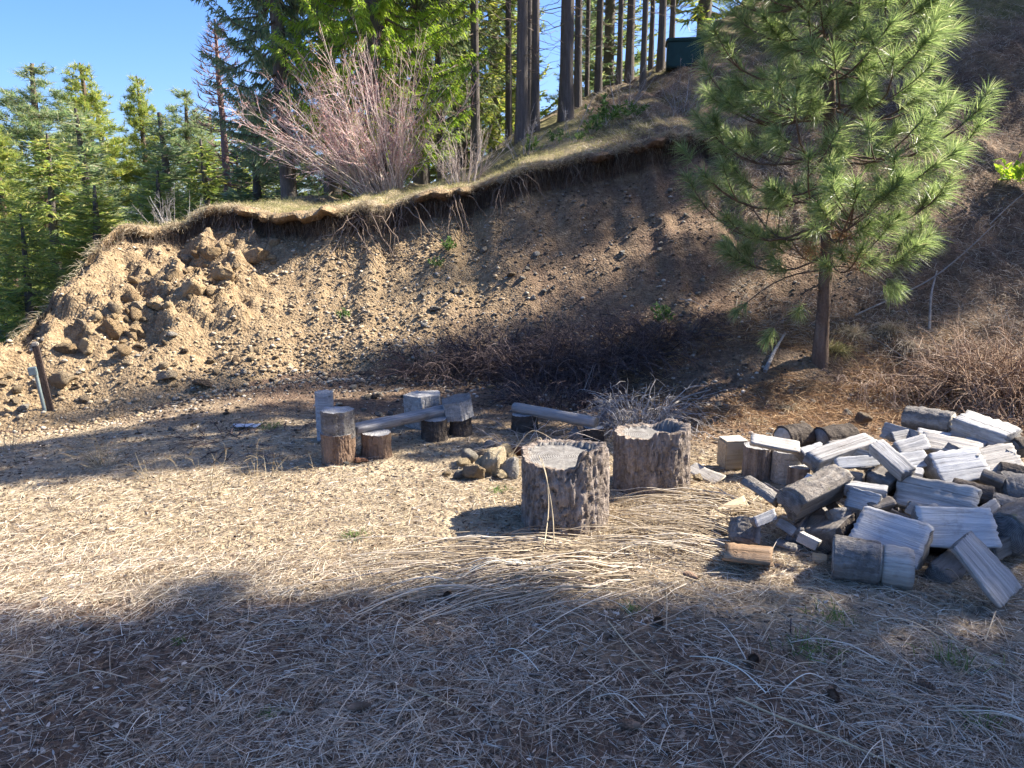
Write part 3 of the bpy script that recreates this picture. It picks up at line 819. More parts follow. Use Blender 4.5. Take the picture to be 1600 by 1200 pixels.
ROCK_GREY = rock_mat('grey_stone', [(0.25, (0.13, 0.125, 0.115)), (0.5, (0.25, 0.24, 0.225)), (0.75, (0.40, 0.39, 0.37))])
ROCK_PALE = rock_mat('pale_stone', [(0.25, (0.28, 0.245, 0.195)), (0.5, (0.42, 0.38, 0.315)), (0.75, (0.56, 0.52, 0.45))])
ROCK_BROWN = rock_mat('brown_stone', [(0.25, (0.11, 0.075, 0.05)), (0.5, (0.20, 0.145, 0.095)), (0.75, (0.32, 0.25, 0.17))])
ROCK_RED = rock_mat('reddish_stone', [(0.25, (0.20, 0.09, 0.055)), (0.5, (0.30, 0.15, 0.09)), (0.75, (0.36, 0.21, 0.14))])

# ------------------------------------------------------------------ stones
import bmesh
def rock_geo(seed, sub=2, cuts=9, flat=1.0):
    rg = np.random.default_rng(seed)
    bm = bmesh.new(); bmesh.ops.create_icosphere(bm, subdivisions=sub, radius=1.0)
    V = np.array([v.co[:] for v in bm.verts]); F = np.array([[v.index for v in f.verts] for f in bm.faces]); bm.free()
    for _ in range(cuts):
        n = unit(rg.normal(size=3)); d = rg.uniform(0.42, 0.82)
        ex = np.maximum(V @ n - d, 0); V = V - ex[:, None] * n
    V = V * np.array([1, rg.uniform(0.65, 0.95), rg.uniform(0.45, 0.75) * flat]) + rg.normal(0, 0.03 if sub < 3 else 0.022, V.shape) + (0.10 * np.stack([fbm(V[:, 0] * 2.2 + V[:, 2] * 1.7 + k * 3, V[:, 1] * 2.2 - V[:, 2] * 1.3, 3, seed + k) for k in range(3)], -1) if sub > 1 else 0)
    return V, F
ROCKS = [rock_geo(100 + i, 3 if i < 4 else 2, 11 + i % 5, 0.75 if i in (3, 6) else 1.0) for i in range(9)]
ROCK_ME = {}
def rock_mesh(i, mat):
    k = (i, mat.name)
    if k not in ROCK_ME: ROCK_ME[k] = mesh_np('stone', ROCKS[i][0], [ROCKS[i][1]], [mat])
    return ROCK_ME[k]
def rock_at(p, size, mat, label, group=None, sink=0.25, i=None, rz=None, name='stone', tilt=0.35, zs=1.0):
    i = random.randrange(len(ROCKS)) if i is None else i
    o = obj(name, rock_mesh(i, mat), None, np.asarray(p) + np.array([0, 0, size * 0.5 * (1 - 2 * sink) * 0.6]), label, 'rock', group)
    o.scale = (size / 2, size / 2, size / 2 * zs)
    o.rotation_euler = (random.uniform(-tilt, tilt), random.uniform(-tilt, tilt), random.uniform(0, 6.28) if rz is None else rz)
    return o
def rock_px(px, py, wpx, mat, label, group=None, **kw):
    p = hit(px, py)
    return rock_at(p, wpx / FPX * np.linalg.norm(p - [0, 0, EYE]), mat, label, group, **kw)

rock_px(678, 486, 26, ROCK_PALE, 'flat pinkish-tan stone alone in the middle of the slope', i=3, zs=1.1)
rock_px(663, 510, 17, ROCK_GREY, 'rounded grey stone just below the flat pinkish-tan one')
rock_px(798, 432, 22, ROCK_BROWN, 'dark brown angular stone in the middle of the shaded slope')
rock_px(760, 322, 15, ROCK_TAN, 'tan round stone directly under the hanging roots')
rock_px(850, 456, 14, ROCK_GREY, 'pale grey stone beside the upper end of the long light streak')
rock_px(815, 528, 17, ROCK_GREY, 'grey stone half in the dark brush below the slope')
rock_px(756, 394, 22, ROCK_PALE, 'long flat pale stone high on the dark slope', i=6)
rock_px(1048, 298, 13, ROCK_PALE, 'white round stone high on the slope left of the young pine')
rock_px(95, 600, 38, ROCK_TAN, 'large tan boulder right behind the leaning post', i=1, zs=1.2)
rock_px(262, 594, 44, ROCK_TAN, 'broad flat tan boulder at the foot of the scree, left of another', i=3)
rock_px(318, 604, 40, ROCK_BROWN, 'low flat boulder at the foot of the scree, right of the broad tan one', i=6)
rock_px(28, 610, 22, ROCK_TAN, 'orange-tan stone left of the post base')
rock_px(35, 640, 18, ROCK_PALE, 'small pale stone in front of the post at the left edge')
rock_px(133, 628, 24, ROCK_BROWN, 'brown stone at the scree foot right of the post')
rock_px(267, 672, 14, ROCK_GREY, 'single grey stone out on the shaded flat ground')
rock_px(575, 622, 20, ROCK_TAN, 'tan stone between the backrest post and the grey block')
rock_px(620, 612, 18, ROCK_GREY, 'grey stone just above the grey block')
rock_px(592, 618, 14, ROCK_PALE, 'small pale stone left of the grey block')
rock_px(562, 724, 30, ROCK_RED, 'flat reddish stone on the grass beside the bench stump', i=3)
rock_px(540, 726, 16, ROCK_GREY, 'small dark stone touching the flat reddish stone')
rock_px(1348, 660, 40, ROCK_BROWN, 'brown earthy boulder behind the woodpile', i=1)
rock_px(1322, 650, 20, ROCK_PALE, 'pale stone leaning on the brown boulder behind the woodpile')
rock_px(1120, 690, 17, ROCK_GREY, 'grey round stone left of the upright square block')
rock_px(1122, 634, 18, ROCK_GREY, 'grey stone in the orange needles below the pine')
rock_px(1095, 640, 12, ROCK_PALE, 'small pale stone beside the grey one below the pine')
rock_px(968, 912, 24, ROCK_TAN, 'tan stone half sunk in the ground in front of the woodpile', sink=0.4)
rock_px(1062, 690, 20, ROCK_BROWN, 'brown stone to the right of the rear stump seat')
rock_px(1090, 750, 26, ROCK_TAN, 'tan block of stone at the left end of the woodpile')

gF = 'stones of the fire ring'
ROCK_RING_LIT = rock_mat('lit_ring_stone', [(0.25, (0.34, 0.25, 0.14)), (0.5, (0.48, 0.38, 0.235)), (0.75, (0.60, 0.50, 0.34))])  # tan lightened to paint in sunlight on stones that stand in shade
RING = {'tan_stone': ROCK_RING_LIT, 'brown_stone': ROCK_TAN}
for (px, py, w, m, lb, i, zs) in (
    (719, 748, 22, ROCK_GREY, 'grey flat stone at the left end of the fire ring', 6, 1.3),
    (741, 746, 30, ROCK_BROWN, 'dark brown stone with a shaded face at the front left of the fire ring', 0, 1.5),
    (768, 738, 46, ROCK_TAN, 'large yellow-tan stone at the front of the fire ring', 1, 1.5),
    (800, 744, 28, ROCK_PALE, 'pale yellowish stone at the fire ring touching the front stump', 2, 1.3),
    (735, 722, 26, ROCK_PALE, 'small pale stone on top of the fire ring', 4, 1.4),
    (757, 716, 20, ROCK_BROWN, 'brown stone second along the back of the fire ring', 5, 1.3),
    (788, 716, 32, ROCK_TAN, 'tan stone at the back of the fire ring', 7, 1.2),
    (815, 712, 24, ROCK_RED, 'reddish stone at the inner back of the fire ring', 8, 1.2),
    (846, 706, 24, ROCK_GREY, 'grey stone at the right back of the fire ring', 0, 1.2),
    (765, 700, 18, ROCK_GREY, 'little grey stone farthest back in the fire ring', 4, 1.2),
    (722, 730, 20, ROCK_TAN, 'tan stone lying on the grey flat one at the left of the fire ring', 4, 1.2),
    (782, 748, 24, ROCK_TAN, 'low tan stone at the very front of the fire ring', 3, 1.2),
    (752, 732, 24, ROCK_TAN, 'yellow-brown stone wedged between the front stones of the fire ring', 8, 1.4),
    (775, 726, 22, ROCK_PALE, 'pale stone behind the large yellow-tan one', 2, 1.2),
    (802, 728, 24, ROCK_TAN, 'tan stone near the rim of the nearest stump', 7, 1.3),
    (830, 706, 18, ROCK_TAN, 'small tan stone inside the right back of the fire ring', 5, 1.1),
    (790, 702, 16, ROCK_PALE, 'small pale stone far back under the arching stalk', 4, 1.1),
    (697, 744, 12, ROCK_BROWN, 'tiny brown stone lying loose left of the fire ring', 5, 1.0)):
    rock_px(px, py, w * 1.6, RING.get(m.name, m), lb, gF, i=i, zs=zs, sink=0.15, tilt=0.2)

# loose stones of the scree and the slope
def scatter(n, box, sizes, mats, label, group, wfun=None, sink=0.25):
    k = 0
    while k < n:
        px, py = random.uniform(box[0], box[2]), random.uniform(box[1], box[3])
        if wfun and random.random() > wfun(px, py): continue
        p = hit(px, py)
        if p is None or p[1] > yc_of(np.array([p[0]]))[0] - 0.1: continue
        s = sizes[0] * (sizes[1] / sizes[0]) ** (random.random() ** 2.2)
        rock_at(p, s / FPX * np.linalg.norm(p), random.choice(mats), label, group, sink)
        k += 1
scatter(62, (480, 565, 1000, 650), (9, 22), (ROCK_GREY, ROCK_GREY, ROCK_BROWN, ROCK_PALE, ROCK_TAN), 'stone among the shaded rubble along the foot of the slope', 'rubble along the foot of the slope')
scatter(52, (640, 280, 1120, 520), (8, 15), (ROCK_PALE, ROCK_PALE, ROCK_GREY), 'small pale stone scattered on the dark earth slope', 'pale stones scattered on the dark slope')
scatter(66, (0, 520, 460, 632), (9, 24), (ROCK_TAN, ROCK_TAN, ROCK_PALE, ROCK_BROWN), 'loose tan stone lying on the sunlit scree at the left', 'loose tan scree stones', lambda a, b: 1.0 if b > 560 - (a - 200) * 0.12 else 0.3)
ROCK_OUT = rock_mat('outcrop_stone', [(0.25, (0.270, 0.182, 0.097)), (0.5, (0.446, 0.317, 0.176)), (0.75, (0.594, 0.446, 0.257))])
for k, (px, py, w, lb) in enumerate(((398, 402, 84, 'biggest bulging rock at the upper right end of the outcrop'), (352, 432, 58, 'angular rock just left of and below the biggest bulging one'), (300, 452, 72, 'large broken rock in the middle of the outcrop'),
        (250, 478, 76, 'large cracked rock left of the middle of the outcrop'), (205, 470, 56, 'blocky rock high on the left of the outcrop'), (178, 512, 60, 'tan rock at the lower left end of the outcrop'), (330, 395, 44, 'upper rock of the outcrop below the turf edge'),
        (215, 518, 52, 'shaded lower rock in the outcrop, its face towards the clearing'), (270, 430, 46, 'narrow upright rock in the upper outcrop'), (140, 545, 44, 'lowest left rock where the outcrop meets the scree'))):
    rock_px(px, py, w * 0.72, ROCK_OUT, lb, 'large rocks of the outcrop', i=k % 4, sink=0.46, tilt=1.1, zs=1.2)
_bk = random.getstate()
def outcrop_rocks():
    k = 0
    while k < 62:
        px, py = random.uniform(95, 440), random.uniform(375, 560)
        if random.random() > (1.0 if abs((py - 535) + (px - 130) * 0.52) < 52 else 0.05): continue
        p = hit(px, py)
        s = 11 * (34 / 11) ** (random.random() ** 1.5)
        rock_at(p, s / FPX * np.linalg.norm(p), random.choice((ROCK_OUT, ROCK_OUT, ROCK_TAN)), 'rough tan boulder bedded in the outcrop on the left of the bank', 'boulders bedded in the outcrop', 0.45, tilt=1.2, zs=random.uniform(1.0, 1.7))
        k += 1
outcrop_rocks()
scatter(14, (150, 636, 480, 700), (8, 15), (ROCK_GREY, ROCK_BROWN), 'stone strewn on the shaded flat ground left of the benches', 'stones on the shaded flat ground')
scatter(12, (1080, 600, 1330, 690), (8, 15), (ROCK_GREY, ROCK_PALE), 'stone lying in the needle litter behind the woodpile', 'stones in the needle litter')

def replicate(base_list, P, S, rg, zs=0.8):
    """many small stones joined: random pick, turn and size at the points P"""
    out = Mix(); pick = rg.integers(0, len(base_list), len(P)); az = rg.uniform(0, 6.28, len(P))
    for b, (V, F) in enumerate(base_list):
        s = np.where(pick == b)[0]
        c, n = np.cos(az[s])[:, None], np.sin(az[s])[:, None]
        v = np.stack([V[None, :, 0] * c - V[None, :, 1] * n, V[None, :, 0] * n + V[None, :, 1] * c, V[None, :, 2] * zs + 0 * c], -1) * S[s][:, None, None]
        v = v + P[s][:, None, :]
        f = F[None] + (np.arange(len(s)) * len(V))[:, None, None]
        out.add(v.reshape(-1, 3), f.reshape(-1, F.shape[1]))
    return out
PEB = [rock_geo(300 + i, 1, 5) for i in range(5)]
rg = np.random.default_rng(55)
def gravel(name, n, mats, xr, yfun, smin, smax, seed, keep=None):
    rg = np.random.default_rng(seed)
    x = rg.uniform(*xr, n); y = yfun(x, rg)
    if keep is not None:
        k = keep(x, y, rg); x, y = x[k], y[k]
    s = smin * (smax / smin) ** (rg.random(len(x)) ** 2.5)
    P = np.stack([x, y, H(x, y) + s * 0.15], -1)
    me = replicate(PEB, P, s, rg).mesh(name, [mats])
    return obj(name, me, kind='stuff')
def grav_mat(name, stops):
    t = NT(name); c = t.ramp(t.island(), stops); n = t.noise(t.coord(), 60, 3)
    t.set('Base Color', t.mix(c, t.ramp(n, [(0.3, (0.7,) * 3), (0.7, (1.15,) * 3)]), 1.0, 'MULTIPLY')); t.set('Roughness', 0.95)
    return t.m
M_GRAV_TAN = grav_mat('tan_gravel', [(0, (0.17, 0.12, 0.07)), (0.5, (0.33, 0.25, 0.155)), (0.85, (0.44, 0.35, 0.23)), (1, (0.52, 0.45, 0.34))])
M_GRAV_DARK = grav_mat('dark_slope_gravel', [(0, (0.05, 0.036, 0.026)), (0.45, (0.13, 0.098, 0.07)), (0.75, (0.26, 0.22, 0.17)), (1, (0.48, 0.43, 0.36))])
def bank_y(x, rg): return yf_of(x) - 0.3 + (yc_of(x) - 0.15 - yf_of(x) + 0.3) * rg.random(len(x)) ** 1.25
gravel('scree_gravel', 11000, M_GRAV_TAN, (-7.5, 0.2), bank_y, 0.010, 0.042, 1, lambda x, y, r: r.random(len(x)) < np.interp(x - 0.55 * (y - 8), [-2.4, 0.0], [1, 0.1]))
gravel('slope_gravel', 5200, M_GRAV_DARK, (-2.4, 4.2), bank_y, 0.010, 0.036, 2)
gravel('ground_gravel', 3800, M_GRAV_DARK, (-4.2, 4.0), lambda x, r: 1.4 + 5.6 * r.random(len(x)) ** 1.2, 0.003, 0.012, 3)
gravel('foot_gravel', 2600, M_GRAV_DARK, (-3.2, 2.2), lambda x, r: yf_of(x) + r.normal(-0.25, 0.45, len(x)), 0.012, 0.040, 4)

# ------------------------------------------------------------------ stumps and benches round the fire ring
def upright_geo(r, h, bark_amp=0.08, flare=0.10, hfun=None, nth=168, nz=40, seed=0, ecc=0.06, sides=0):
    th = np.linspace(0, 2 * math.pi, nth, endpoint=False)
    rr = r * (1 + ecc * np.cos(2 * th + seed) + 0.04 * np.cos(3 * th + 2 * seed))
    top = np.full(nth, h) if hfun is None else hfun(th)
    top = top + (0.006 if hfun is None else 0.022) * fbm(np.cos(th) * 6 + seed, np.sin(th) * 6, 3, seed)
    if sides: rr = rr * 0.9 / np.cos(((th * sides / (2 * math.pi) + 0.3) % 1 - 0.5) * 2 * math.pi / sides)
    s = np.linspace(0, 1, nz)[:, None]
    Z = -0.04 + (top[None] + 0.04) * s
    fur = fbm(np.cos(th)[None] * 5 + seed, np.sin(th)[None] * 5 + Z * 2.2, 3, 10 + seed) + 0.8 * fbm(np.cos(th)[None] * 13 + seed, np.sin(th)[None] * 13 + Z * 5, 2, 40 + seed)
    ta = th[None] + 0.12 * fbm(th[None] * 3, Z * 9, 2, seed + 4)
    ch, ce = cells(ta * (8.5 * r / 0.25) + seed, Z * (6.0 + 0 * th[None]) + 1.6 * np.sin(th * 3 + seed)[None] + 0.9 * np.sin(th * 7)[None], 200 + seed)
    ch2, ce2 = cells(ta * (19 * r / 0.25) + seed, Z * 12.0 + 0 * th[None], 230 + seed)
    fur = 0.5 * fur + (ch - 0.5) * 0.8 * sstep(0, 0.2, ce) - 0.9 * (1 - sstep(0.0, 0.16, ce)) + 0.5 * (ch2 - 0.5) - 0.35 * (1 - sstep(0, 0.2, ce2))
    rad = rr[None] * (1 + flare * np.exp(-Z / (0.35 * h)) + bark_amp * fur)
    V = np.stack([rad * np.cos(th), rad * np.sin(th), Z], -1)
    return th, V, top

def grid_faces(nr, nc, wrap=True):
    idx = np.arange(nr * nc).reshape(nr, nc)
    a, b = idx[:-1], idx[1:]
    if wrap: return np.stack([a, np.roll(a, -1, 1), np.roll(b, -1, 1), b], -1).reshape(-1, 4)
    return np.stack([a[:, :-1], a[:, 1:], b[:, 1:], b[:, :-1]], -1).reshape(-1, 4)

def stump(name, pl, pr, pbase, ptop, label, bark, topm, group=None, cat='stump', hz=None, hfun=None, seat=None, amp=0.08, flare=0.1, z0=None, seed=0, wall=0.05, tilt=(0, 0), ecc=0.06, centre=None, sides=0):
    """upright piece of trunk between photograph columns pl..pr standing on row pbase, top at row ptop"""
    if centre is None:
        f = at_z((pl + pr) / 2, pbase, 0.0 if z0 is None else z0); f[2] = G(f[0], f[1]) if z0 is None else z0
        f = at_z((pl + pr) / 2, pbase, f[2])
        r = (pr - pl) / 2 / FPX * np.linalg.norm(f - [0, 0, EYE])
        c = f + np.array([f[0], f[1], 0]) / np.hypot(f[0], f[1]) * r * 0.95
        h = at_y((pl + pr) / 2, ptop, c[1] - 0.3 * r)[2] - f[2]
        c[2] = f[2]
    else:
        c, r, h = centre
    t = thing(name, c, label, cat, group)
    t.rotation_euler = (tilt[0], tilt[1], 0)
    th, V, top = upright_geo(r, h, amp, flare, (lambda a: hfun(a, h)) if hfun else None, seed=seed, ecc=ecc, sides=sides)
    nz, nth = V.shape[:2]
    obj('bark', mesh_np(name + '_bark', V.reshape(-1, 3), grid_faces(nz, nth), [bark], smooth=True), t)
    rim = V[-1]
    sh = (seat if seat is not None else 1.0)
    rings = [rim]
    if seat is not None:
        inner = rim.copy(); inner[:, :2] *= (1 - wall / r); inner[:, 2] -= 0.006; rings.append(inner)
        low = inner.copy(); low[:, :2] *= 0.985; low[:, 2] = np.minimum(low[:, 2], h * sh + 0.004 * fbm(np.cos(th) * 9, np.sin(th) * 9, 2, seed)); rings.append(low)
    last = rings[-1]
    for q in (0.75, 0.5, 0.25):
        m = last.copy(); m[:, :2] *= q; m[:, 2] = last[:, 2].mean() * (1 - q) + last[:, 2] * q + 0.004 * fbm(m[:, 0] * 30, m[:, 1] * 30, 2, seed)
        rings.append(m)
    Vc = np.concatenate(rings + [np.array([[0, 0, last[:, 2].mean()]])])
    nr = len(rings); F = grid_faces(nr, nth)
    k = (nr - 1) * nth + np.arange(nth)
    T = np.stack([k, np.roll(k, -1), np.full(nth, nr * nth)], -1)
    mi = np.zeros(len(F) + len(T), int)
    if seat is not None: mi[:nth] = np.where(np.arange(nth) % 1 == 0, 1, 0)
    obj('seat' if seat is not None else 'cut_top', mesh_np(name + '_top', Vc, [F, T], [topm, bark], mi), t)
    return t, c, r, h

# end grain of upright pieces: rings round Z
def up_end(name, stops):
    t = NT(name)
    v = t.coord(); sep = t.n('SeparateXYZ'); t.l(v, sep.inputs[0])
    com = t.n('CombineXYZ'); t.l(sep.outputs[0], com.inputs[0]); t.l(sep.outputs[1], com.inputs[1])
    le = t.n('VectorMath', operation='LENGTH'); t.l(com.outputs[0], le.inputs[0])
    nz = t.noise(v, 22, 4, 0.7)
    s = t.math('SINE', t.math('ADD', t.math('MULTIPLY', le.outputs['Value'], 500), t.math('MULTIPLY', nz, 8)))
    t.set('Base Color', t.ramp(t.math('ADD', t.math('MULTIPLY', s, 0.10), nz), stops)); t.set('Roughness', 0.9)
    t.bump(t.math('ADD', nz, t.math('MULTIPLY', s, 0.2)), 0.5, 0.01)
    return t.m
M_TOP_PALE = up_end('weathered_cut', [(0.25, (0.093, 0.084, 0.074)), (0.5, (0.180, 0.167, 0.152)), (0.8, (0.279, 0.267, 0.248))])
M_TOP_GREY = up_end('grey_cut', [(0.25, (0.16, 0.15, 0.14)), (0.5, (0.32, 0.31, 0.295)), (0.8, (0.50, 0.485, 0.465))])

def angd(a, b): return np.abs((a - b + math.pi) % (2 * math.pi) - math.pi)
def front_h(th, h):
    z = np.full(th.shape, h * 0.84)
    z = z + h * 0.17 * (1 - sstep(R(22), R(27), angd(th, R(-52))))
    z = z + h * 0.05 * (1 - sstep(R(30), R(60), angd(th, R(10))))
    return z - h * 0.03 * (1 - sstep(R(10), R(40), angd(th, R(-150))))
stump('seat_stump', 807, 951, 836, 694, 'nearest stump cut into a seat, with shaggy bark and a stub of backrest', M_BARK_UP, M_TOP_PALE, 'stumps cut into seats', 'stump seat', hfun=front_h, seat=0.80, amp=0.075, flare=0.04, seed=3, wall=0.035)
def rear_h(th, h):
    return h * (0.88 + 0.12 * (1 - sstep(R(62), R(95), angd(th, R(-18)))))
stump('seat_stump', 958, 1069, 776, 668, 'second stump seat with a curved pale-edged backrest, behind the nearest stump', M_BARK_UP, M_TOP_PALE, 'stumps cut into seats', 'stump seat', hfun=rear_h, seat=0.83, amp=0.07, flare=0.02, seed=7, wall=0.045)

a, ca, ra, ha = stump('stump', 506, 556, 727, 677, 'dark brown stump under a sawn block at the left end of the bench', M_BARK_BROWN, M_TOP_GREY, seed=11, amp=0.06, flare=0.05)
stump('wood_block', 0, 0, 0, 0, 'sawn round block with a pale side set on top of the dark brown stump', M_BARK_GREY, M_TOP_GREY, None, 'wood block', seed=12, amp=0.03, flare=0.0, sides=9, centre=(ca + np.array([0.0, 0, ha + 0.005]), ra * 1.03, 0.15))
stump('backrest_post', 497, 523, 690, 613, 'grey round-topped post standing behind the sawn block', M_SPLIT, M_TOP_GREY, None, 'post', seed=13, amp=0.02, flare=0.0)
_, c1, r1, h1 = stump('bench_support', 567, 612, 717, 677, 'short pitted stump holding up the left end of the bench plank', M_BARK_BROWN, M_TOP_GREY, 'stumps under the bench planks', 'stump', seed=14, amp=0.07)
_, c2, r2, h2 = stump('bench_support', 658, 700, 690, 655, 'dark stump holding up the right end of the left bench plank', M_BARK_DARK, M_TOP_GREY, 'stumps under the bench planks', 'stump', seed=15, amp=0.06)
_, c3, r3, h3 = stump('stump', 702, 737, 682, 645, 'dark stump under the pale round seat slab', M_BARK_DARK, M_TOP_GREY, None, seed=16, amp=0.06)
stump('seat_slab', 0, 0, 0, 0, 'pale thick round slab lying on a dark stump at the right end of the left bench', M_SPLIT, M_TOP_PALE, None, 'seat slab', seed=17, amp=0.035, flare=0, sides=6, centre=(c3 + np.array([-0.01, 0, h3 + 0.004]), r3 * 1.42, 0.105), tilt=(R(5), R(-8)))
stump('wood_block', 637, 689, 672, 617, 'grey weathered chopping block standing behind the left bench plank', M_SPLIT, M_TOP_GREY, None, 'wood block', seed=18, amp=0.03, flare=0.02, ecc=0.12, sides=5)
_, c5, r5, h5 = stump('bench_support', 800, 838, 676, 648, 'dark stump under the left end of the right bench log', M_BARK_DARK, M_TOP_GREY, 'stumps under the bench planks', 'stump', seed=19, amp=0.06)
_, c6, r6, h6 = stump('bench_support', 912, 942, 692, 668, 'dark stump under the right end of the right bench log', M_BARK_DARK, M_TOP_GREY, 'stumps under the bench planks', 'stump', seed=20, amp=0.06)
rock_px(898, 690, 38, ROCK_GREY, 'grey wedge-shaped stone leaning against the right bench log', i=0, zs=1.6, sink=0.1)

# ------------------------------------------------------------------ logs: profile swept along X, split faces, curved face, end grain
def profile(kind, rg):
    """closed outline (y,z) with a tag per edge: 0 split face, 1 round face"""
    def arc(a0, a1, n): a = np.linspace(R(a0), R(a1), n); return np.stack([np.cos(a), np.sin(a)], -1)
    def lin(p, q, n): s = np.linspace(0, 1, n)[:, None]; return np.array(p) * (1 - s) + np.array(q) * s
    if kind == 'round':
        p = arc(0, 360, 25)[:-1]; tag = np.ones(len(p))
    elif kind == 'half':                                            # flat face up
        a = arc(180, 360, 13); b = lin(a[-1], a[0], 18)[1:-1]; p = np.concatenate([a, b]); tag = np.r_[np.ones(12), np.zeros(len(p) - 12)]
        p = p + np.array([0, 0.35])
    elif kind == 'slab':                                            # thin outer slab, flat face up
        a = arc(205, 335, 11); b = lin(a[-1], a[0], 20)[1:-1]; p = np.concatenate([a, b]); tag = np.r_[np.ones(10), np.zeros(len(p) - 10)]
        p = p + np.array([0, 0.70])
    elif kind == 'quarter':                                         # ridge up, round face down
        a = arc(222, 318, 9); top = [0.02, 0.25]
        p = np.concatenate([a, lin(a[-1], top, 13)[1:], lin(top, a[0], 13)[1:-1]]); tag = np.r_[np.ones(8), np.zeros(len(p) - 8)]
        p = (p + np.array([0, 0.45])) * 1.25
    elif kind == 'wedge':                                           # round face up-side, two split faces below
        a = arc(30, 150, 10); bot = [0.05, -0.55]
        p = np.concatenate([a, lin(a[-1], bot, 13)[1:], lin(bot, a[0], 13)[1:-1]]); tag = np.r_[np.ones(9), np.zeros(len(p) - 9)]
    elif kind == 'beam':
        c = np.array([[0.8, -0.62], [0.72, 0.60], [-0.74, 0.70], [-0.82, -0.58]]) + rg.normal(0, 0.07, (4, 2))
        p = np.concatenate([lin(c[i], c[(i + 1) % 4], 12)[:-1] for i in range(4)]); tag = np.zeros(len(p))
    elif kind == 'plank':
        c = np.array([[1.0, -0.20], [0.97, 0.20], [-1.0, 0.22], [-0.98, -0.18]]) + rg.normal(0, 0.04, (4, 2))
        p = np.concatenate([lin(c[0], c[1], 3)[:-1], lin(c[1], c[2], 7)[:-1], lin(c[2], c[3], 3)[:-1], lin(c[3], c[0], 7)[:-1]]); tag = np.zeros(len(p))
    return p, tag

